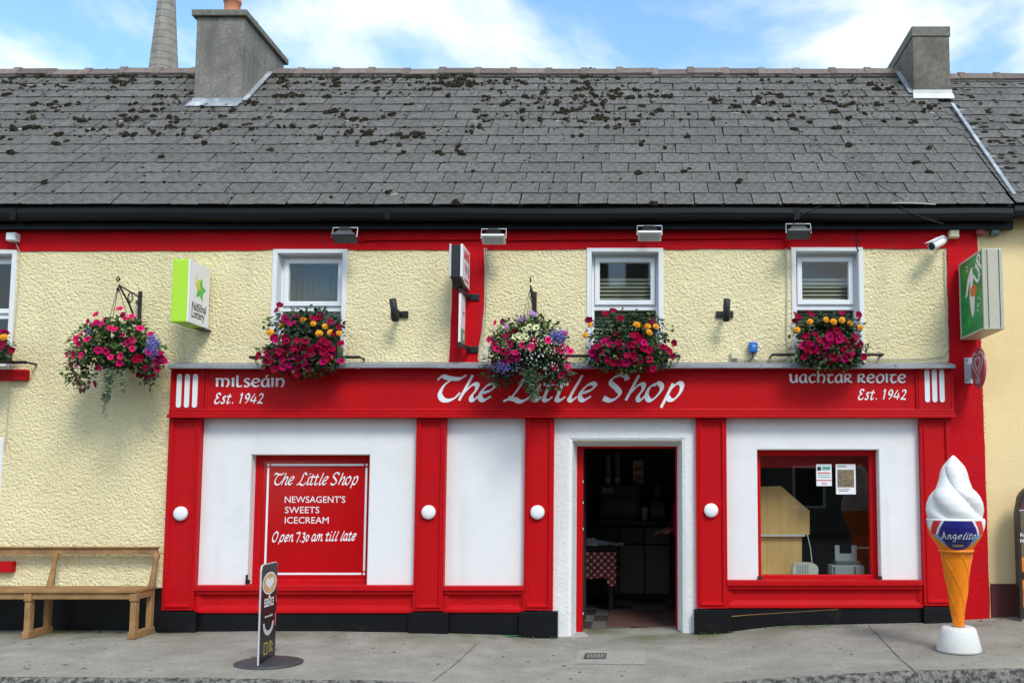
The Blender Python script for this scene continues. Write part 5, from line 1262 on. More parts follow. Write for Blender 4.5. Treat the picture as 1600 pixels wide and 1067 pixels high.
# --- floodlights under the gutter
FL = [(538, 378, 'grey_metal', 'first'), (771, 380, 'lamp_white', 'second'), (1015, 375, 'lamp_white', 'third'), (1248, 372, 'grey_metal', 'fourth')]
flab = ['dark floodlight under the gutter left of the cash sign', 'white rimmed floodlight under the gutter beside the cash sign', 'white rimmed floodlight above the middle upper window', 'dark floodlight above the window nearest the green sign']
for (px, pb, mt, _), lb_ in zip(FL, flab):
    c = at(px, pb - 6, -.30); hw = pxm(18.5, -.3); hh = .07
    f = thing('floodlight', (c.x, 0, c.z), lb_, 'floodlight', 'floodlights under the gutter')
    T = Matrix.Translation(c) @ Matrix.Rotation(R(62), 4, 'X')            # lens tilted down and out
    mb = MB(); mb.box(-hw, hw, -.012, .012, -hh, hh, .006, M=T); mb.build('front_rim', mt, f)
    mb = MB(); P = [T @ Vector(v) for v in ((-hw * .86, .012, -hh * .85), (hw * .86, .012, -hh * .85), (hw * .86, .012, hh * .85), (-hw * .86, .012, hh * .85), (-hw * .55, .085, -hh * .5), (hw * .55, .085, -hh * .5), (hw * .55, .085, hh * .5), (-hw * .55, .085, hh * .5))]
    mb.add(P, [(0, 1, 5, 4), (1, 2, 6, 5), (2, 3, 7, 6), (3, 0, 4, 7), (4, 5, 6, 7)]); mb.build('housing', 'black_plastic' if mt == 'lamp_white' else 'grey_metal', f)
    mb = MB(); mb.box(-hw * .82, hw * .82, -.016, -.012, -hh * .75, hh * .75, M=T); mb.build('lens', 'pale_metal' if mt == 'lamp_white' else 'grey_plastic', f)
    mb = MB(); u0 = c + Vector((-hw - .008, 0, .01)); u1 = c + Vector((-hw - .008, .03, .12)); u2 = c + Vector((hw + .008, .03, .12)); u3 = c + Vector((hw + .008, 0, .01)); mb.tube([u0, u1, u2, u3], .006, 6); mb.build('yoke', 'pale_metal', f)
    mb = MB(); mb.tube([c + Vector((0, .03, .12)), c + Vector((0, .16, .13)), (c.x, -.01, c.z + .10)], .016, 8); mb.build('arm', 'black_plastic', f)
    mb = MB(); mb.box(c.x - .06, c.x + .06, c.y + .0, c.y + .09, c.z + .085, c.z + .125, .015); mb.build('junction_box', 'black_plastic', f)
# conduits and cables
def cable(name, pts, r, mat, label, Y=-.02):
    P = [at(a, b, (c_[0] if c_ else Y)) for a, b, *c_ in pts]; 
    mb = MB(); mb.tube(P, r, 6); return mb.build(name, mat, label=label, cat='cable')
def conduit(name, pts, r, mat, label):
    mb = MB(); mb.tube([at(a, b, -.03) for a, b in pts], r, 8); o = mb.build(name, mat, label=label, cat='conduit', group='red conduits under the gutter')
conduit('conduit', [(556, 372), (566, 378), (570, 375), (660, 374), (748, 374)], .010, 'red_masonry', 'red painted conduit between the first and second floodlights from the left')
conduit('conduit', [(792, 375), (900, 374), (996, 373)], .010, 'red_masonry', 'red painted conduit between the two white rimmed floodlights')
conduit('conduit', [(1034, 373), (1130, 372), (1226, 371), (1230, 386)], .010, 'red_masonry', 'red painted conduit running to the floodlight nearest the green sign')
def sag(a, b, d, n=10): return [(a[0] + (b[0] - a[0]) * t, a[1] + (b[1] - a[1]) * t + 4 * d * t * (1 - t)) for t in lin(0, 1, n)]
cable('cable', [(757, 388), (758, 430), (757, 480), (754, 515), (748, 545), (747, 562), (754, 566)], .006, 'cable_pale', 'pale cable down the edge of the middle red strip')
cable('cable', [(760, 388), (761, 420), (760, 470), (758, 510), (752, 540)], .005, 'cable_pale', 'second pale cable beside the middle red strip')
cable('cable', [(1338, 355), (1340, 372), (1339, 388), (1342, 392)], .007, 'cable_black', 'black cable dropping to the top of the third shop upper window')
cable('cable', [(1228, 388), (1230, 450), (1229, 520), (1231, 556)], .006, 'cable_pale', 'pale cable down the left edge of the upper window nearest green sign')
cable('cable', [(1476, 390), (1477, 440), (1480, 500), (1481, 545), (1475, 557), (1440, 560), (1350, 561), (1240, 562), (1150, 562)], .006, 'cable_pale', 'pale cable down beside the red corner and along the cornice')
cable('cable', [(1340, 353), (1400, 354), (1470, 356), (1500, 352), (1560, 357)], .006, 'cable_black', 'black cable under the gutter to the junction boxes')
cable('cable', [(24, 378), (30, 392), (29, 440), (24, 500), (17, 570), (14, 620), (8, 700)], .005, 'cable_pale', 'pale cable down the wall at the left edge')
cable('cable', sag((1405, 322, ), (1475, 350), 3), .0035, 'cable_black', 'thin cable hanging over the gutter near the right chimney', -.245)
cable('cable', sag((1240, 345), (1282, 322), -2), .003, 'cable_black', 'thin cable hooked over the gutter above the right floodlight', -.245)
cable('cable', sag((1395, 318), (1462, 320), -1), .006, 'cable_pale', 'short pale cable lying along the eave slates', -.19)
def roofcable(pts, r, mat, label):
    P = []
    for (a, b), (c_, d_) in zip(pts, pts[1:]):
        for t in lin(0, 1, 14)[:-1]: P.append(onroof(a + (c_ - a) * t, b + (d_ - b) * t) + NV * .024)
    P.append(onroof(*pts[-1]) + NV * .024); mb = MB(); mb.tube(P, r, 5); mb.build('cable', mat, label=label, cat='cable')
roofcable([(272, 122), (215, 175), (150, 232), (85, 280), (16, 322)], .004, 'cable_black', 'dark cable running down the slates from the left chimney')
roofcable([(1212, 178), (1290, 240), (1345, 275), (1412, 316)], .0045, 'cable_black', 'dark cable slanting down the slates below the right chimney')
# --- small boxes on the wall
def wallbox(px0, px1, py0, py1, dep, mat, name, label, cat, lid=None):
    q = RX(px0, px1, py0, py1, -dep); e = thing(name, ((q[0] + q[1]) / 2, 0, q[2]), label, cat)
    mb = MB(); mb.box(q[0], q[1], -dep, -.005, q[2], q[3], .008); mb.build('case', mat, e)
    mb = MB(); mb.box(q[0] + .008, q[1] - .008, -dep - .008, -dep + .002, q[2] + .008, q[3] - .008, .004); mb.build('lid', lid or mat, e); return e, q
wallbox(9, 24, 363, 376, .09, 'sign_white', 'junction_box', 'small white junction box on the red band at the left edge', 'junction box')
wallbox(1484, 1499, 359, 371, .08, 'cream_plastic', 'junction_box', 'cream junction box under the gutter beside the camera', 'junction box')
wallbox(1525, 1538, 356, 367, .08, 'red_plastic', 'junction_box', 'dark red junction box above the green sign', 'junction box')
wallbox(1549, 1562, 355, 367, .08, 'grey_plastic', 'junction_box', 'dark grey junction box on the tan house wall', 'junction box')
e, q = wallbox(1171, 1184, 534, 550, .09, 'blue_plastic', 'alarm_box', 'small blue alarm box above the cornice', 'alarm box')
mb = MB(); mb.box((q[0] + q[1]) / 2 - .015, (q[0] + q[1]) / 2 + .02, -.101, -.097, q[2] + .05, q[2] + .08); mb.build('mark', 'sky_blue_print', e)
mb = MB(); mb.tube([((q[0] + q[1]) / 2, -.04, q[2]), ((q[0] + q[1]) / 2 - .01, -.03, q[2] - .06), ((q[0] + q[1]) / 2 - .05, -.03, q[2] - .09)], .006, 6); mb.build('lead_wire', 'cable_black', e)
wallbox(1142, 1153, 549, 561, .05, 'cream_plastic', 'junction_box', 'cream junction box on the wall above the cornice', 'junction box')
# --- security camera
c = at(1464, 381, -.20)
s = thing('security_camera', (c.x, 0, c.z), 'white bullet security camera near the red corner', 'camera')
dv = Vector((-.22, -.17, -.13)).normalized()
mb = MB(); a = c - dv * .10; b = c + dv * .11; mb.tube([a - dv * .01, a, a + dv * .015, b - dv * .02, b], [.025, .042, .048, .048, .046], 18); mb.build('body', 'letter_white', s)
mb = MB(); mb.tube([b - dv * .004, b + dv * .006], [.04, .036], 18); mb.build('lens', 'black_plastic', s)
mb = MB(); mb.box(-.05, .05, -.10, .14, .048, .056, .003, M=Matrix.Translation(c) @ dv.to_track_quat('Y', 'Z').to_matrix().to_4x4()); mb.build('sunshield', 'letter_white', s)
mb = MB(); mb.tube([a + Vector((0, .01, 0)), a + Vector((.03, .05, .03)), (a.x + .05, -.01, a.z + .05)], .018, 8); mb.build('arm', 'letter_white', s)
mb = MB(); mb.lathe([(.05, 0), (.05, .02), (.03, .03)], (a.x + .05, -.012, a.z + .05), 18, axis='y'); mb.build('wall_base', 'letter_white', s)
# --- black flag pole holders
for px, lb_ in ((625, 'black tubular flag holder between the left window and the cash sign'), (1132, 'black tubular flag holder between the two right windows')):
    p = at(px, 491, 0); h = thing('flag_holder', (p.x, 0, p.z), lb_, 'flag holder', 'black flag holders')
    mb = MB(); mb.box(p.x - .095, p.x + .095, -.03, -.004, p.z - .04, p.z + .03, .005); mb.build('wall_plate', 'black_iron', h)
    mb = MB(); mb.tube([(p.x, -.02, p.z - .005), (p.x, -.20, p.z + .01)], .028, 10); mb.build('arm', 'black_iron', h)
    a = Vector((p.x, -.17, p.z - .10)); b = Vector((p.x, -.30, p.z + .10)); d_ = (b - a).normalized()
    mb = MB(); mb.tube([a, b, b - d_ * .001, b - d_ * .12], [.038, .038, .031, .031], 16); mb.build('socket', 'black_iron', h)
    mb = MB(); mb.lathe([(.008, 0), (.012, .004), (.012, .02), (.0, .022)], (p.x + .0, -.24, p.z - .02), 8, axis='y'); mb.build('screw', 'grey_metal', h)

# ================================================================= FLOWERS
def petunia_mesh(name, mat, r=.04, seed=0):
    rr = random.Random(seed); n = 15; mb = MB(); mb.sheet = True
    rim = [(r * (1.0 if k % 3 else .80) * rr.uniform(.93, 1.07) * math.cos(2 * math.pi * k / n), r * (1.0 if k % 3 else .80) * rr.uniform(.93, 1.07) * math.sin(2 * math.pi * k / n), rr.uniform(-.004, .004) * (r / .04)) for k in range(n)]
    mid = [(r * .34 * math.cos(2 * math.pi * k / n), r * .34 * math.sin(2 * math.pi * k / n), -r * .16) for k in range(n)]
    vs = rim + mid + [(0, 0, -r * .75)]
    mb.add(vs, [(k, (k + 1) % n, n + (k + 1) % n, n + k) for k in range(n)], 0, True)
    mb.add([*mid, (0, 0, -r * .75)], [(k, (k + 1) % n, n) for k in range(n)], 1, True)
    me = mb.mesh(name); me.materials.append(MATS[mat]); me.materials.append(MATS['flower_eye']); return me
def marigold_mesh(name, mat, r=.034):
    mb = MB(); mb.sheet = True; rr = random.Random(4)
    for L_, (n, rad, z, tilt) in enumerate(((11, 1.0, 0, .1), (10, .82, .3, .35), (8, .6, .52, .6), (6, .36, .68, .9))):
        for k in range(n):
            a = 2 * math.pi * (k + .5 * (L_ % 2)) / n + rr.uniform(-.1, .1); w_ = math.pi / n * 1.25
            i = rad * .35 * r; o = rad * r
            mb.add([(i * math.cos(a), i * math.sin(a), z * r + .1 * r), (o * math.cos(a - w_), o * math.sin(a - w_), z * r + tilt * r * .2), (o * 1.08 * math.cos(a), o * 1.08 * math.sin(a), z * r + tilt * r * .12), (o * math.cos(a + w_), o * math.sin(a + w_), z * r + tilt * r * .2)], [(0, 1, 2, 3)], 0, True)
    mb.lathe([(r * .3, -.4 * r), (r * .7, 0), (r * .5, .5 * r), (r * .1, .8 * r)], (0, 0, 0), 8)
    me = mb.mesh(name); me.materials.append(MATS[mat]); return me
FM = {'p': [petunia_mesh('petunia', 'petal_pink', .042, k) for k in range(3)], 'm': [petunia_mesh('petunia', 'petal_magenta', .044, k + 5) for k in range(3)],
      'c': [petunia_mesh('petunia', 'petal_crimson', .042, k + 9) for k in range(3)], 'o': [marigold_mesh('marigold', 'petal_orange')],
      'r': [petunia_mesh('petunia', 'petal_rose', .036, k + 20) for k in range(2)], 'y': [petunia_mesh('petunia', 'petal_cream', .036, k + 30) for k in range(2)],
      'l': [marigold_mesh('scabious', 'petal_lilac', .036)]}
FNAME = {'p': 'petunia', 'm': 'petunia', 'c': 'petunia', 'o': 'marigold', 'r': 'petunia', 'y': 'petunia', 'l': 'scabious'}
def place_flower(parent, kind, p, nrm, rr, scale=1.0):
    o = bpy.data.objects.new(FNAME[kind], rr.choice(FM[kind])); COL.objects.link(o); o.parent = parent
    o.matrix_parent_inverse = Matrix.Translation(-Vector(parent.location))
    q = nrm.normalized().to_track_quat('Z', 'Y').to_matrix().to_4x4()
    s_ = scale * rr.uniform(.85, 1.12); o.matrix_basis = Matrix.Translation(p) @ q @ Matrix.Rotation(rr.uniform(0, 6), 4, 'Z') @ Matrix.Diagonal((s_, s_ * rr.uniform(.8, 1), s_, 1))
def leaf(mb, p, d, up, l, w_):
    d = d.normalized(); s_ = d.cross(up); s_ = s_.normalized() if s_.length > 1e-4 else Vector((1, 0, 0)); n_ = s_.cross(d)
    mb.add([p, p + d * l * .45 + s_ * w_ + n_ * l * .08, p + d * l - n_ * l * .1, p + d * l * .45 - s_ * w_ + n_ * l * .08], [(0, 1, 2), (0, 2, 3)])
def foliage(parent, name, mat, count, pt, l, rr, droop=.2):
    mb = MB(); mb.sheet = True
    for _ in range(count):
        p, n_ = pt(rr)
        d = n_ * .8 + Vector((rr.gauss(0, .6), rr.gauss(0, .6), rr.gauss(0, .5) - droop)); up = Vector((rr.gauss(0, .5), -.6 + rr.gauss(0, .4), 1))
        L_ = l * rr.uniform(.6, 1.3); leaf(mb, p, d, up, L_, L_ * rr.uniform(.26, .42))
    return mb.build(name, mat, parent, kind='stuff')
def dots(parent, name, mat, count, pt, r, rr):
    mb = MB(); mb.sheet = True
    for _ in range(count):
        p, n_ = pt(rr); n_ = (n_ + Vector((rr.gauss(0, .4), rr.gauss(0, .4) - .5, rr.gauss(0, .4)))).normalized(); a = n_.orthogonal().normalized(); b = n_.cross(a); q = r * rr.uniform(.6, 1.3)
        mb.add([p + (a * math.cos(t) + b * math.sin(t)) * q * (1 if k % 2 else .55) for k, t in enumerate(lin(0, 2 * math.pi, 6)[:-1])], [list(range(6))])
    return mb.build(name, mat, parent, kind='stuff')
def blob(c, rx_, ry_, rz_, inner=.55, low=-1.0):
    def f(rr):
        while True:
            d = Vector((rr.gauss(0, 1), rr.gauss(0, 1), rr.gauss(0, 1))).normalized()
            if d.z > low: break
        k = rr.uniform(inner, 1.0); lump = 1 + .16 * mnoise.noise(d * 2.6 + c)
        return c + Vector((d.x * rx_, d.y * ry_, d.z * rz_)) * k * lump, d
    return f
def strand(a, b, sp_, curve=.0):
    def f(rr):
        t = rr.random(); p = a.lerp(b, t) + Vector((rr.gauss(0, sp_ * (1 - .5 * t)), rr.gauss(0, sp_), rr.gauss(0, sp_ * .4)))
        return p, Vector((rr.gauss(0, 1), -.6, -.6))
    return f
def flowers_at(parent, lst, scale, ox, oy, yfun, rr, jit=.02, size=1.0):
    for (a, b, k) in lst:
        px, py = ox + a / scale, oy + b / scale; Y = yfun(px, py)
        p = at(px, py, Y + rr.uniform(-jit, jit)); c0 = parent['_c']; n_ = (p - Vector(c0)); n_ = n_.normalized() * .7 + Vector((rr.gauss(0, .45), -1.0, .2 + rr.gauss(0, .4)))
        place_flower(parent, k, p, n_, rr, size)
def ell_y(c, rx_, ry_, rz_):
    def f(px, py):
        for Y in lin(-.95, c.y, 60):
            p = at(px, py, Y); d = ((p.x - c.x) / rx_) ** 2 + ((p.y - c.y) / ry_) ** 2 + ((p.z - c.z) / rz_) ** 2
            if d <= 1: return Y - .015
        return c.y - .05
    return f
def basket(px, py, rxp, rzp, post, label, lists, seed, sc, o):
    rr = random.Random(seed); Yc = -.40
    c = at(px, py, Yc); rx_, rz_, ry_ = pxm(rxp, Yc), pxm(rzp, Yc), .34
    wallp = at(post[0], post[1], -.02)
    hb = thing('hanging_basket', c, label, 'hanging basket', 'flower baskets on wall brackets'); hb['_c'] = tuple(c)
    # wrought iron bracket: wall bar, sloping arm, scrolls
    zt = AZ(post[1], -.02); zb = AZ(post[2], -.02); x = wallp.x
    mb = MB(); mb.box(x - .018, x + .018, -.028, -.004, zb, zt, .004); mb.build('wall_bar', 'black_iron', hb)
    mb = MB(); tip = Vector((x, -.42, zt - .02))
    mb.tube([(x, -.02, zt - .07), (x, -.2, zt - .05), tip], .008, 6)
    mb.tube([(x, -.02, zb + .05), (x, -.22, zt - .18), tip], .010, 6)
    for cz, cy, r, s_ in ((zt + .03, -.44, .035, 1), (zt - .07, -.43, .028, -1), (zt - .14, -.07, .03, 1), (zb + .12, -.06, .025, 1)):
        mb.tube([(x, cy + r * (1 - k / 26) * math.cos(k * .42), cz + s_ * r * (1 - k / 26) * math.sin(k * .42)) for k in range(20)], .006, 5)
    for s_ in (0, 1, 2, 3):
        a0 = s_ * math.pi / 2
        mb.tube([(x + .03 * math.sin(t * math.pi) * math.cos(a0), -.20 + .03 * math.sin(t * math.pi) * math.sin(a0), zt - .17 + .13 * t) for t in lin(0, 1, 8)], .004, 5)
    mb.build('bracket', 'black_iron', hb)
    mb = MB(); hook = Vector((x, -.43, zt - .04))
    for k in range(3):
        a = 2 * math.pi * k / 3 + .4; mb.tube([hook, c + Vector((.2 * math.cos(a), .2 * math.sin(a), rz_ * .1))], .003, 4)
    mb.build('chain', 'black_iron', hb)
    mb = MB(); mb.lathe([(.05, -.20), (.14, -.16), (.20, -.06), (.22, .02), (.20, .02)], c, 20); mb.build('bowl', 'soil', hb)
    return hb, c, rx_, ry_, rz_, rr
# left basket
L1 = [(515,275,'p'),(315,325,'p'),(390,365,'p'),(250,385,'p'),(300,410,'m'),(440,440,'p'),(480,450,'p'),(540,500,'p'),(690,440,'p'),(190,485,'p'),(150,530,'p'),(245,530,'p'),(180,575,'p'),(775,490,'p'),(760,640,'p'),(745,775,'p'),(830,775,'p'),(340,625,'m'),(400,630,'p'),(440,680,'p'),(520,670,'p'),(515,730,'p'),(345,775,'p'),(195,665,'p'),(130,660,'p'),(110,745,'p'),(155,750,'r'),(75,660,'p'),(100,700,'m'),(620,345,'p'),(600,365,'p'),(545,330,'p'),(845,650,'m'),(850,690,'m'),(690,830,'c'),(790,840,'c'),(150,830,'r'),(190,900,'r'),(255,900,'r'),(310,905,'m'),(185,958,'m'),(235,840,'r'),(830,720,'m'),(640,360,'p'),(375,410,'m'),(570,360,'p'),(650,700,'c'),(680,690,'c'),(885,710,'m'),(330,390,'m'),(165,900,'r'),(620,540,'p'),(580,560,'m'),(620,610,'p'),(740,865,'c'),(240,935,'r')]
hb, c, rx_, ry_, rz_, rr = basket(181, 548, 68, 50, (219, 455, 520), 'left flower basket of pink petunias with trailing silver strands', None, 11, 5.333, (90, 430))
pt = blob(c, rx_, ry_, rz_, .6, -.55)
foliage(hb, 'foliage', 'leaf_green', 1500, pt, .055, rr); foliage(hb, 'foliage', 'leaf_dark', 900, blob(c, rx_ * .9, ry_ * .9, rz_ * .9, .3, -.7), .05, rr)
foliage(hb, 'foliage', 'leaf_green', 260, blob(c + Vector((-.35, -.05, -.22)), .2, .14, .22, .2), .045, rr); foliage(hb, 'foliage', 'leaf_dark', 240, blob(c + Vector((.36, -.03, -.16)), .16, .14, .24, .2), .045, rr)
foliage(hb, 'trailing_strand', 'leaf_silver', 420, strand(at(172, 575, -.62), at(165, 624, -.62), .028), .03, rr); foliage(hb, 'trailing_strand', 'leaf_silver', 160, strand(at(188, 575, -.62), at(194, 612, -.62), .016), .028, rr)
foliage(hb, 'trailing_strand', 'leaf_silver', 90, strand(at(165, 615, -.62), at(163, 650, -.6), .02), .022, rr)
dots(hb, 'lobelia_blooms', 'lobelia', 420, blob(at(238, 540, -.68), .085, .06, .16, .2), .011, rr); dots(hb, 'lobelia_blooms', 'lobelia', 60, blob(at(140, 518, -.6), .03, .05, .06, .2), .010, rr)
flowers_at(hb, L1, 5.333, 90, 430, ell_y(c, rx_, ry_, rz_), rr)
# middle basket
L2 = [(160,360,'p'),(140,480,'p'),(155,520,'p'),(175,555,'p'),(225,580,'p'),(265,578,'p'),(275,520,'p'),(315,585,'p'),(275,640,'p'),(235,660,'m'),(325,625,'m'),(365,530,'p'),(435,545,'p'),(455,500,'p'),(565,490,'p'),(690,440,'p'),(670,530,'p'),(630,565,'p'),(670,570,'p'),(735,575,'p'),(695,620,'p'),(610,690,'m'),(710,690,'p'),(665,760,'p'),(120,725,'c'),(605,800,'p'),(145,660,'c'),(215,350,'m'),(710,550,'p'),(115,485,'p'),(715,710,'p'),(385,405,'y'),(425,390,'y'),(475,395,'y'),(380,455,'y'),(340,455,'y'),(310,465,'y'),(400,465,'y'),(360,470,'y'),(440,290,'l'),(365,335,'l'),(455,300,'l'),(350,345,'l'),(380,325,'l'),(250,395,'l'),(245,460,'c'),(290,420,'c')]
hb, c, rx_, ry_, rz_, rr = basket(826, 548, 62, 47, (836, 456, 505), 'middle flower basket with pink and cream blooms hanging over the fascia lettering', None, 12, 4.85, (740, 430))
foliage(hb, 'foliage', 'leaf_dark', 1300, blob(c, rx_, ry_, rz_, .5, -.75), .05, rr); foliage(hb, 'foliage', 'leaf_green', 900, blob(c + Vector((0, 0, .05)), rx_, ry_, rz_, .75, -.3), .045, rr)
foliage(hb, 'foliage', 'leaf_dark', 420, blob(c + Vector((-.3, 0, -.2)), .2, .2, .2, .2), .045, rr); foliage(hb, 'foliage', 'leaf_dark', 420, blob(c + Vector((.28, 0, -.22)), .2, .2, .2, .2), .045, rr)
foliage(hb, 'trailing_strand', 'leaf_dark', 420, strand(at(828, 578, -.66), at(832, 616, -.66), .05), .035, rr); foliage(hb, 'trailing_strand', 'leaf_silver', 260, strand(at(830, 588, -.68), at(834, 624, -.68), .03), .024, rr)
dots(hb, 'white_blooms', 'tiny_white', 420, blob(c + Vector((.12, -.05, -.05)), .30, .34, .26, .9), .0105, rr); dots(hb, 'white_blooms', 'tiny_white', 120, blob(at(758, 553, -.62), .07, .08, .12, .3), .011, rr)
dots(hb, 'lobelia_blooms', 'lobelia', 320, blob(at(873, 526, -.64), .11, .07, .08, .2), .011, rr); dots(hb, 'lobelia_blooms', 'lobelia', 160, blob(at(786, 574, -.66), .18, .07, .1, .3), .009, rr)
flowers_at(hb, L2, 4.85, 740, 430, ell_y(c, rx_, ry_, rz_), rr)
# window boxes
B1 = [(245,265,'m'),(280,215,'c'),(330,345,'m'),(345,370,'m'),(430,320,'c'),(590,340,'c'),(650,320,'c'),(750,370,'c'),(395,385,'m'),(230,525,'c'),(330,515,'c'),(345,550,'m'),(225,615,'m'),(245,675,'c'),(155,655,'c'),(440,545,'c'),(515,550,'c'),(510,595,'c'),(440,620,'c'),(340,640,'c'),(380,690,'m'),(490,640,'m'),(515,680,'m'),(320,740,'c'),(360,775,'m'),(300,710,'c'),(580,710,'c'),(500,750,'m'),(515,785,'m'),(405,820,'m'),(230,810,'c'),(150,800,'c'),(670,540,'c'),(700,570,'c'),(655,610,'m'),(735,610,'c'),(750,660,'m'),(760,700,'c'),(680,740,'m'),(845,735,'m'),(845,570,'c'),(785,480,'c'),(830,420,'c'),(550,810,'c'),(150,740,'c'),(270,780,'c'),(620,640,'c'),(560,660,'c'),(690,600,'c'),(430,700,'c'),(460,770,'c'),(200,740,'c'),(340,820,'c'),(280,650,'c'),(400,660,'c'),(590,390,'o'),(645,480,'o'),(750,475,'o'),(300,410,'o'),(190,470,'o'),(500,358,'o'),(700,415,'o'),(830,480,'o')]
def gen_box(marig, ptu, cx, cy, rx_, ry_, n, rr):
    o = [(a, b, 'o') for a, b in marig] + [(a, b, 'c') for a, b in ptu]
    for k in range(n):
        a = rr.uniform(0, 6.28); q = math.sqrt(rr.random()); o.append((cx + rx_ * q * math.cos(a), cy + ry_ * q * math.sin(a), rr.choice('ccm')))
    return o
def window_box(l, r, top, mid, bot, rail, label, lst, sc, o, seed, lobe=None, n_dark=1200):
    rr = random.Random(seed); Yc = -.27
    xa, xb = AX(l, mid, Yc), AX(r, mid, Yc); zb = AZ(566, Yc); c = Vector(((xa + xb) / 2, Yc, zb + .1))
    wb = thing('window_box', (c.x, Yc, zb), label, 'window box', 'flower boxes under the upper windows'); wb['_c'] = tuple(c)
    mb = MB(); mb.box(xa + .06, xb - .06, Yc - .09, Yc + .10, zb, zb + .17, .01); mb.build('trough', 'black_plastic', wb)
    mb = MB(); mb.box(xa + .07, xb - .07, Yc - .08, Yc + .09, zb + .16, zb + .175); mb.build('soil', 'soil', wb)
    a, b = at(rail[0], rail[2], -.17), at(rail[1], rail[2], -.17)
    mb = MB(); mb.tube([a, b], .016, 8); mb.tube([a, (a.x, -.005, a.z)], .012, 6); mb.tube([b, (b.x, -.005, b.z)], .012, 6); mb.build('rail', 'black_iron', wb)
    w_ = (xb - xa) / 2; zm = AZ(mid, Yc); zt = AZ(top, Yc); zl = AZ(bot, Yc)
    pt1 = blob(Vector((c.x, Yc + .02, (zm + zt) / 2 - .06)), w_ * 1.02, .16, (zt - zm) / 2 + .05, .3); foliage(wb, 'foliage', 'leaf_dark', n_dark, pt1, .05, rr)
    pt2 = blob(Vector((c.x, Yc - .10, (zm + zl) / 2)), w_ * 1.05, .14, (zm - zl) / 2 - .01, .5); foliage(wb, 'foliage', 'leaf_green', 620, pt2, .046, rr); foliage(wb, 'foliage', 'leaf_dark', 600, pt2, .045, rr)
    for k in range(5):
        x = xa + (.08 + .84 * rr.random()) * (xb - xa); foliage(wb, 'foliage', 'leaf_green', 26, strand(Vector((x, Yc - .02, zm)), Vector((x + rr.uniform(-.05, .05), Yc - .05, zt + rr.uniform(-.16, -.04))), .02), .04, rr, -.2)
    if lobe: dots(wb, 'violet_blooms', 'lobelia', 26, pt2, .014, rr)
    cy_ = lambda px, py: (-.45 + .10 * max(0, (mid - py) / max(1, mid - top))) if py < mid else -.475
    flowers_at(wb, lst, sc, o[0], o[1], cy_, rr, .05, 1.06)
r8 = random.Random(77)
for _ in range(16): B1.append((330 + r8.gauss(0, 130), 690 + r8.gauss(0, 75), r8.choice('ccm')))
for _ in range(6): B1.append((710 + r8.gauss(0, 60), 630 + r8.gauss(0, 65), 'c'))
window_box(412, 541, 478, 528, 592, (390, 562, 558), 'flower box of crimson petunias under the leftmost full upper window', B1, 5.93, (390, 440), 31, True)
r9 = random.Random(40)
B2 = gen_box([(608, 628), (905, 635), (870, 630), (915, 665), (582, 680), (950, 635), (850, 625)], [(685, 565), (730, 550), (765, 590), (600, 600), (690, 570), (750, 670), (925, 605), (1045, 720), (1040, 790), (1020, 760), (985, 740), (640, 800), (910, 860), (935, 855)], 790, 750, 180, 90, 46, r9)
window_box(915, 1052, 484, 532, 588, (880, 1062, 556), 'flower box under the middle upper window with marigolds on both ends', B2, 3.335, (740, 320), 32, True)
B3 = gen_box([(530, 585), (465, 625), (610, 575), (648, 585), (690, 577), (730, 592), (780, 615)], [(460, 545), (455, 580), (535, 545), (690, 540), (775, 550), (470, 560), (640, 600), (785, 700), (800, 760), (500, 760)], 635, 695, 145, 100, 54, r9)
window_box(1237, 1352, 488, 522, 582, (1207, 1380, 554), 'flower box under the right upper window with a row of marigolds', B3, 3.2, (1100, 320), 33, True)
B0 = [(20, 690, 'o'), (30, 665, 'c'), (60, 757, 'c'), (5, 730, 'c'), (-30, 700, 'c'), (-60, 730, 'm'), (-20, 760, 'm'), (-80, 690, 'c'), (0, 660, 'm')]
window_box(-70, 19, 512, 545, 568, (-90, 41, 566), 'flower box on the red sill at the left edge', B0, 3.335, (0, 320), 34, True, 400)

# ================================================================= BENCH
gb = AZ(989, -.35)
bn = thing('wooden_bench', (AX(60, 985, -.35), -.35, gz(AX(60, 985, -.35))), 'weathered wooden bench against the yellow wall', 'bench')
YBK, YFR = -.12, -.52
xe = AX(213, 925, YFR); xw = AX(-120, 925, YFR)
zs = AZ(921, YFR)
mb = MB(); mb.box(xw, xe + .01, YFR - .02, -.16, zs - .03, zs, .006); mb.build('seat', 'old_wood', bn)
mb = MB(); mb.box(xw + .03, xe - .04, YFR + .005, YFR + .03, AZ(936, YFR), zs - .031, .004); mb.build('apron', 'old_wood', bn)
zr0, zr1 = AZ(865, -.1), AZ(853.5, -.1)
mb = MB(); mb.box(xw, AX(247, 860, -.1), -.13, -.085, zr0, zr1 - .015, .005); mb.build('top_rail', 'old_wood', bn)
mb = MB(); mb.box(xw - .01, AX(248, 860, -.1) + .004, -.15, -.07, zr1 - .0148, zr1, .005); mb.build('rail_cap', 'old_wood', bn)
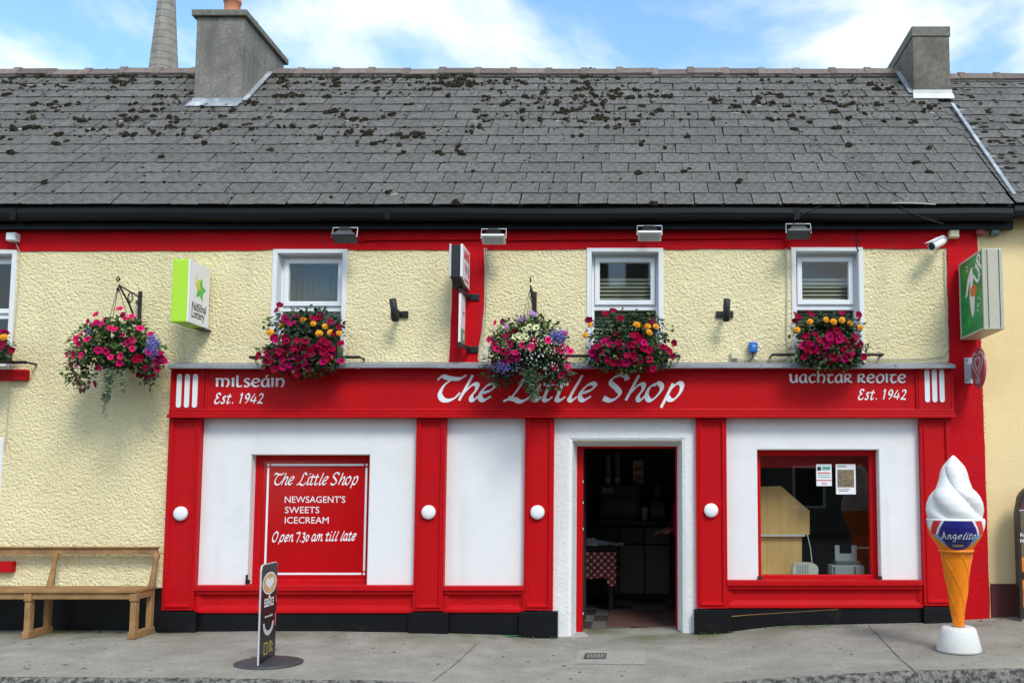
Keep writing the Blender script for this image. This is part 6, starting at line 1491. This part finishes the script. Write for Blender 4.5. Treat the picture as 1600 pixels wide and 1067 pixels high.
for px_f, px_b in ((207, 233), (42, 69), (-118, -92)):
    xf = AX(px_f, 960, YFR); g1_ = pz(xf, YFR) + .002
    mb = MB(); mb.bar((xf, YFR + .035, g1_ + .055), (xf, YFR + .035, zs - .032), .065, .06, .005); mb.build('leg', 'old_wood', bn)
    mb = MB(); mb.bar((xf, YBK - .075, g1_ + .055), (xf, YBK - .075, zs - .032), .06, .055, .005); mb.build('leg', 'old_wood', bn)
    mb = MB(); mb.box(xf - .036, xf + .036, YFR - .015, YBK - .03, g1_, g1_ + .075, .008); mb.build('foot', 'old_wood', bn)
    mb = MB(); mb.box(xf - .03, xf + .03, YFR + .037, YBK - .05, zs - .10, zs - .032, .004); mb.build('seat_bearer', 'old_wood', bn)
    mb = MB(); mb.box(xf - .035, xf + .04, YFR - .012, YFR + .05, AZ(937, YFR) - .01, zs - .034, .004); mb.build('leg_head', 'old_wood', bn)
    mb = MB(); L_ = zr0 - zs
    a = Vector((xf, -.18, zs - .005)); b = Vector((xf, -.108, zr0 + .005)); rs = [.036, .036, .034, .031, .028, .026, .025, .024, .031, .034, .030]
    mb.tube([a.lerp(b, k / 10) for k in range(11)], rs, 12); mb.build('back_post', 'old_wood', bn)

# ================================================================= ICE CREAM CONE
g = ground_pt(1498, 1017); YC_ = g.y
k = (YC_ + D) / F * 1.0
cx = AX(1498, 1000, YC_); gz_ = pz(cx, YC_)
zz = lambda py: AZ(py, YC_)
ic = thing('ice_cream_cone', (cx, YC_, gz_), 'giant white swirl ice cream cone model on a white base', 'ice cream cone')
m_ = pxm(.925, YC_)
hb_ = zz(978) - gz_
mb = MB(); mb.lathe([(.0, .0), (35.5 * m_, .002), (36 * m_, .02), (29 * m_, hb_ - .035), (26 * m_, hb_ - .008), (23 * m_, hb_), (9 * m_, hb_ - .004), (0, hb_ - .006)], (cx, YC_, gz_), 40); mb.build('base', 'base_white', ic)
mb = MB(); mb.lathe([(10 * m_, 0), (11 * m_, .006), (3 * m_, .012)], (cx - .0, YC_, gz_ + hb_ - .006), 24); mb.build('rust_ring', 'old_wood', ic)
zc0, zc1 = gz_ + hb_ - .004, zz(862)
cxx = AX(1496, 900, YC_) ; dxl = cxx - cx
r0_, r1_ = 7.6 * m_, 25.5 * m_
mb = MB(); mb.lathe([(r0_ + (r1_ - r0_) * t, zc0 + (zc1 - zc0) * t) for t in lin(0, 1, 10)] + [(r1_ + .012, zc1 + .002), (r1_ + .016, zc1 + .014), (r1_ + .008, zc1 + .026)], (cx, YC_, 0), 40); cone = mb.build('cone', 'cone_orange', ic)
mb = MB()
for s_ in (1, -1):
    for q in range(5):
        P = []
        for t in lin(0, 1, 26):
            a = q * 2 * math.pi / 5 + s_ * t * 2.6 - .3; r = r0_ + (r1_ - r0_) * t + .001; P.append((cx + r * math.cos(a), YC_ + r * math.sin(a), zc0 + (zc1 - zc0) * t))
        mb.tube(P, .004, 5)
mb.build('waffle_ridges', 'cone_orange', cone)
zt1 = zz(814)
CUP = [(r1_ * .98, zc1 + .02), (28 * m_, zz(855)), (34 * m_, zz(847)), (39.5 * m_, zz(839)), (43.5 * m_, zz(830)), (45.6 * m_, zz(822)), (46.3 * m_, zt1)]
mb = MB(); mb.lathe(CUP + [(40 * m_, zt1 + .005)], (cx, YC_, 0), 48); mb.build('cup', 'cone_orange', ic)
def cup_r(z):
    for (ra, za), (rb__, zb__) in zip(CUP, CUP[1:]):
        if za <= z <= zb__: return ra + (rb__ - ra) * (z - za) / (zb__ - za)
    return CUP[-1][0] if z > zt1 else CUP[0][0]
def cuppt(a, z, l=0.0):                                        # a = 0 faces the camera side
    r = cup_r(z) + .007 + l; return (cx + r * math.sin(a), YC_ - r * math.cos(a), z)
mb = MB(); mb.sheet = True; NA, NZ = 120, 40; A0 = 1.42
ac = -.24
zlo = zz(858); 
def cid(a, v):                                                # colour fields of the card sleeve
    u = abs(a) / A0; hx_ = .56 - .46 * abs(v - .55)
    if u < hx_: return 0
    if v > .55:
        if u < hx_ + .07: return 1
        if u < hx_ + .30: return 2
        return 3 if u > .90 else 1
    if u < hx_ + .26: return 3
    return 1
for i in range(NA):
    for j in range(NZ):
        a0, a1 = -A0 + 2 * A0 * i / NA, -A0 + 2 * A0 * (i + 1) / NA
        def zl(a): return zlo + (zt1 - zlo) * min(.94, (abs(a) / A0) ** 2.0)
        def zv(a, v): return zl(a) + (zt1 + .012 - zl(a)) * v
        v0, v1 = j / NZ, (j + 1) / NZ; am = (a0 + a1) / 2; zm_ = (zv(am, (v0 + v1) / 2) - zlo) / (zt1 - zlo)
        mb.add([cuppt(a0 + ac, zv(a0, v0)), cuppt(a1 + ac, zv(a1, v0)), cuppt(a1 + ac, zv(a1, v1)), cuppt(a0 + ac, zv(a0, v1))], [(0, 1, 2, 3)], cid(am, zm_))
slv = mb.build('card_sleeve', ['navy', 'sign_white', 'print_red', 'sky_blue_print'], ic)
zbl = zz(840)
def angfn(x, z, l=0.0): 
    zz2 = zbl + z; return cuppt((x - pxm(25, YC_)) / (40 * m_) + ac, zz2, .003 + l)
pen('Angelito', ITAL, angfn, pxm(50, YC_), pxm(7.0, YC_), .14, 35, .15, spacing=.14).build('lettering', 'sign_white', slv)
mb = MB(); mb.sheet = True
for i in range(10):
    a = -.26 + .052 * i; mb.add([cuppt(a + ac, zz(852), .003), cuppt(a + .04 + ac, zz(852), .003), cuppt(a + .04 + ac, zz(848.6), .003), cuppt(a + ac, zz(848.6), .003)], [(0, 1, 2, 3)])
mb.build('small_print', 'gold_print', slv)
# swirl: three soft ribbons twisting up to a point
IP = [(43, 813), (46, 808), (45.6, 798), (44.5, 786), (41.5, 775), (37, 768), (31.5, 762), (28, 756), (24.5, 748), (22, 738), (18.5, 729), (12.5, 722), (7, 716), (3, 712.5), (.4, 711)]
ip = []
for (ra, pa), (rb__, pb__) in zip(IP, IP[1:]):
    for t in lin(0, 1, 5)[:-1]: ip.append(((ra + (rb__ - ra) * t) * m_ * .94, zz(pa + (pb__ - pa) * t)))
ip.append((.4 * m_, zz(711)))
ztop, zbot = zz(711), zz(813)
def swirl(r, h, a):
    t = (h - zbot) / (ztop - zbot); amp = .22 * min(1, t * 6 + .15) * (1 - .55 * t)
    ph = 4 * (a + 2.9 * t + .5); w_ = abs(math.sin(ph / 2)) ** .55
    return r * (1 - amp + 2.0 * amp * w_ * .72)
mb = MB(); mb.lathe(ip, (cx - .004, YC_, 0), 128, fn=swirl); mb.build('ice_cream', 'ice_white', ic)
mb = MB(); mb.lathe([(45 * m_, zt1 - .004), (47 * m_, zt1 + .002), (47.2 * m_, zt1 + .010), (46 * m_, zt1 + .026), (42 * m_, zt1 + .03)], (cx, YC_, 0), 48); mb.build('rim', 'ice_white', ic)

# ================================================================= PAVEMENT SIGN
g = ground_pt(420, 1036)
ps = thing('pavement_sign', (g.x, g.y, pz(g.x, g.y)), 'upright dark coffee pavement sign on an oval rubber base', 'pavement sign')
zb = pz(g.x, g.y)
mb = MB(); rx_, ry_ = pxm(50.5, g.y), .27
prof3 = [(1.0, 0.0), (1.0, .012), (.93, .02), (.55, .042), (.2, .055), (.0, .056)]
vs = []; n = 40
for (r, h) in prof3:
    for q in range(n): a = 2 * math.pi * q / n; vs.append((g.x + rx_ * r * math.cos(a), g.y + ry_ * r * math.sin(a), zb + h))
mb.add(vs, [(i * n + q, i * n + (q + 1) % n, (i + 1) * n + (q + 1) % n, (i + 1) * n + q) for i in range(5) for q in range(n)], 0, True); mb.add(vs[:n], [list(range(n))[::-1]]); mb.build('base', 'rubber_grey', ps)
xb_ = AX(405.5, 960, g.y - .25); y0 = g.y - .25; y1 = depthY(430.5, 960, xb_); 
z0 = zb + .03; z1 = AZ(882, y0)
mb = MB(); c_ = .05
PB = [(y0, z0), (y1, z0), (y1, z1 - .03), (y1 - .03, z1), (y0 + .05, z1), (y0 + .015, z1 - .012), (y0, z1 - .05)]
mb.poly([(xb_ - .007, a, b) for a, b in PB], (.014, 0, 0)); bd = mb.build('board', 'pale_metal', ps)
fn = sidefn(xb_ + .007, y0 + .004, y1 - .004, z0 + .004, z1 - .004, 1)
shape(fn, [(0, 0), (1, 0), (1, .96), (.93, .998), (.14, .998), (.03, .98), (0, .94)], 'print_face', 'print_dark', bd)
shape(fn, [(0.02, .74), (.98, .74), (.98, .955), (.92, .99), (.15, .99), (.02, .94)], 'print_top', 'rubber_grey', bd, .0004)
WW, HH = (y1 - y0), (z1 - z0)
def el(cx_, cy_, rx__, rz__, n=30): return [(cx_ + rx__ * math.cos(a), cy_ + rz__ * math.sin(a)) for a in lin(0, 2 * math.pi, n)[:-1]]
shape(fn, el(.5, .80, .45, .115), 'cup_rim', 'sign_white', bd, .0008); shape(fn, el(.5, .80, .41, .102), 'coffee', 'coffee_cream', bd, .0012)
HT = [(.5 + .016 * 16 * math.sin(t) ** 3 * 1.0, .805 + .0042 * (13 * math.cos(t) - 5 * math.cos(2 * t) - 2 * math.cos(3 * t) - math.cos(4 * t))) for t in lin(0, 2 * math.pi, 30)[:-1]]
shape(fn, HT, 'milk_heart', 'sign_white', bd, .0016)
shape(fn, [(.5, .685), (.56, .67), (.6, .645), (.56, .62), (.5, .612), (.44, .63), (.46, .66)], 'bean', 'sign_white', bd, .0008)
text_mesh('ESSENCE', .10, lambda x, y: fn((.2 * WW + x) / WW, .565 + y / HH, .0008), bold=.003, width=WW * .6).build('lettering', 'sign_white', bd)
for u_ in (.26, .36, .47, .57, .66): shape(fn, [(u_, .452), (u_ + .07, .456), (u_ + .075, .474), (u_ + .01, .468)], 'script_print', 'sign_white', bd, .0008)
CR = [(.5 + .34 * math.cos(a), .40 - .135 * math.sin(a)) for a in lin(0, math.pi, 16)] + [(.5 - .24 * math.cos(a), .40 - .085 * math.sin(a)) for a in lin(0, math.pi, 16)]
shape(fn, CR, 'cup_crescent', 'pale_metal', bd, .0008)
shape(fn, [(.9, .36), (.99, .33), (.99, .50), (.88, .46)], 'pink_print', 'faded_pink', bd, .0008); shape(fn, [(.92, .58), (.99, .58), (.99, .66), (.92, .64)], 'pink_print', 'faded_pink', bd, .0008)
mb = MB(); mb.ring((.25, .47, .08, .20), (.28, .44, .09, .19), 0, .001, 0, .0001); mb.v = [fn(v[0], v[2], .0008 + v[1]) for v in mb.v]; mb.build('small_frame', 'gold_print', bd)
for r_ in range(6): shape(fn, [(.56, .09 + .02 * r_), (.84 - .05 * (r_ % 3), .09 + .02 * r_), (.84 - .05 * (r_ % 3), .10 + .02 * r_), (.56, .10 + .02 * r_)], 'small_print', 'gold_print', bd, .0008)

# ================================================================= ARCHED POSTER MACHINE at the right edge
g = ground_pt(1595, 962); yv = -.30
xv = AX(1591, 850, yv); z0 = gz(xv) + .03; zt = AZ(768, yv)
vm = thing('snack_display_unit', (xv + .35, yv, gz(xv)), 'arched dark snack display unit cut off at the right edge', 'display unit')
W2 = .8
arch = [(xv + W2 * t, zt - .22 + .30 * (1 - (2 * t - 1) ** 4) ** .5 if 0 < t < 1 else zt - .22) for t in lin(0, 1, 24)]
P = [(xv, z0)] + [(a, b) for a, b in arch] + [(xv + W2, z0)]
mb = MB(); mb.poly([(a, yv, b) for a, b in P], (0, .09, 0)); mb.build('cabinet', 'black_plastic', vm)
ia = [(xv + .03 + (W2 - .06) * t, zt - .25 + .28 * (1 - (2 * t - 1) ** 4) ** .5 if 0 < t < 1 else zt - .25) for t in lin(0, 1, 24)]
zA, zB, zC_, zD = AZ(797, yv), AZ(870, yv), AZ(905, yv), AZ(948, yv)
mb = MB(); mb.poly([(xv + .03, yv - .002, zA)] + [(a, yv - .002, max(b, zA)) for a, b in ia] + [(xv + W2 - .03, yv - .002, zA)]); mb.sheet = True; mb.build('print', 'maroon', vm)
for (a, b, m2) in ((zA, zB, 'print_brown'), (zB, AZ(893, yv), 'print_flame'), (AZ(893, yv), zC_, 'print_dark'), (zC_, zD, 'print_flame')):
    mb = MB(); mb.box(xv + .03, xv + W2 - .03, yv - .003, yv - .001, b, a - .002); mb.build('print', m2, vm)
mb = MB(); mb.box(xv + .02, xv + W2 - .02, yv - .006, yv - .003, zA - .004, zA + .006); mb.build('trim', 'pale_metal', vm)
for tx, py in (('For Great', 838), ('Needs', 847)):
    o = at(1594, py, yv - .005); text_mesh(tx, .05, lambda x, y: (o.x + x, yv - .006, o.z + y), bold=.001).build('lettering', 'sign_white', vm)
mb = MB(); mb.lathe([(.1, 0), (.16, .002), (.16, .006), (.1, .008)], (xv + .2, yv - .004, AZ(925, yv)), 24, axis='y'); mb.build('print', 'print_dark', vm)
for x in (xv + .06, xv + W2 - .06):
    mb = MB(); mb.box(x - .03, x + .03, yv + .02, yv + .08, gz(x) - .05, z0, .004); mb.build('foot', 'pale_metal', vm)

# ================================================================= PERSON deep in the shop
YPn = 2.3
xpn = AX(1062, 830, YPn)
pe = thing('person', (xpn, YPn, FZ), 'person in pink top and dark trousers standing inside at the counter', 'person')
H_ = 1.66
def skinned(name, verts, edges, radii, mat, parent, sub=2, root=0):
    me = bpy.data.meshes.new(name); me.from_pydata(verts, edges, []); me.update()
    o = bpy.data.objects.new(name, me); COL.objects.link(o); o.modifiers.new('s', 'SKIN'); o.modifiers['s'].use_smooth_shade = True
    for v, r in zip(me.skin_vertices[0].data, radii): v.radius = (r, r) if not isinstance(r, tuple) else r
    me.skin_vertices[0].data[root].use_root = True
    m2 = o.modifiers.new('u', 'SUBSURF'); m2.levels = sub; m2.render_levels = sub
    dg = bpy.context.evaluated_depsgraph_get(); em = bpy.data.meshes.new_from_object(o.evaluated_get(dg)); bpy.data.objects.remove(o)
    em.materials.clear(); 
    for q in (mat if isinstance(mat, list) else [mat]): em.materials.append(MATS[q])
    return link(name, em, parent), em
def J(x, y, z): return (xpn + x, YPn + y, FZ + z)
V = [J(0, 0, .92), J(0, 0, 1.08), J(0, .01, 1.26), J(0, .0, 1.36), J(0, -.01, 1.43), J(-.01, -.02, 1.50), J(-.01, -.03, 1.60),
     J(.0, -.09, .88), J(.02, -.10, .48), J(.04, -.10, .09), J(-.10, -.11, .03), J(0, .09, .88), J(.0, .10, .48), J(.03, .10, .09), J(-.11, .11, .03),
     J(0, -.17, 1.34), J(.02, -.22, 1.08), J(-.16, -.20, .98), J(-.24, -.19, .97), J(0, .17, 1.34), J(.02, .22, 1.08), J(-.18, .20, .98), J(-.26, .19, .97)]
E = [(0, 1), (1, 2), (2, 3), (3, 4), (4, 5), (5, 6), (0, 7), (7, 8), (8, 9), (9, 10), (0, 11), (11, 12), (12, 13), (13, 14), (3, 15), (15, 16), (16, 17), (17, 18), (3, 19), (19, 20), (20, 21), (21, 22)]
Rr = [(.13, .16), (.12, .145), (.125, .17), (.10, .13), .052, .085, .085, .095, .062, .04, .035, .095, .062, .04, .035, .058, .045, .034, .028, .058, .045, .034, .028]
bo, em = skinned('body', V, E, Rr, ['top_pink', 'trousers', 'skin'], pe)
for p in em.polygons:
    z = p.center.z - FZ; x = p.center.x - xpn
    p.material_index = 1 if z < .93 and not x < -.13 or z < .6 else 0
    if z > 1.41 or (x < -.14 and .9 < z < 1.05): p.material_index = 2
for s_ in (-1, 1):
    for q in range(5):
        a = Vector(J(-.25, s_ * .19, .97)); dy_ = (q - 2) * .018
        mb = MB(); L_ = (.06, .075, .08, .075, .055)[q]
        mb.tube([a + Vector((0, dy_, 0)), a + Vector((-L_ * .6, dy_ * 1.3, -.005)), a + Vector((-L_, dy_ * 1.4, -.03))], [.009, .0085, .007], 6); mb.build('finger', 'skin', pe)
mb = MB(); mb.lathe([(.04, -.30), (.08, -.22), (.095, -.08), (.112, .02), (.108, .08), (.08, .13), (.03, .155), (.005, .158)], Vector(J(.015, -.02, 1.545)), 20); mb.build('hair', 'hair_dark', pe)
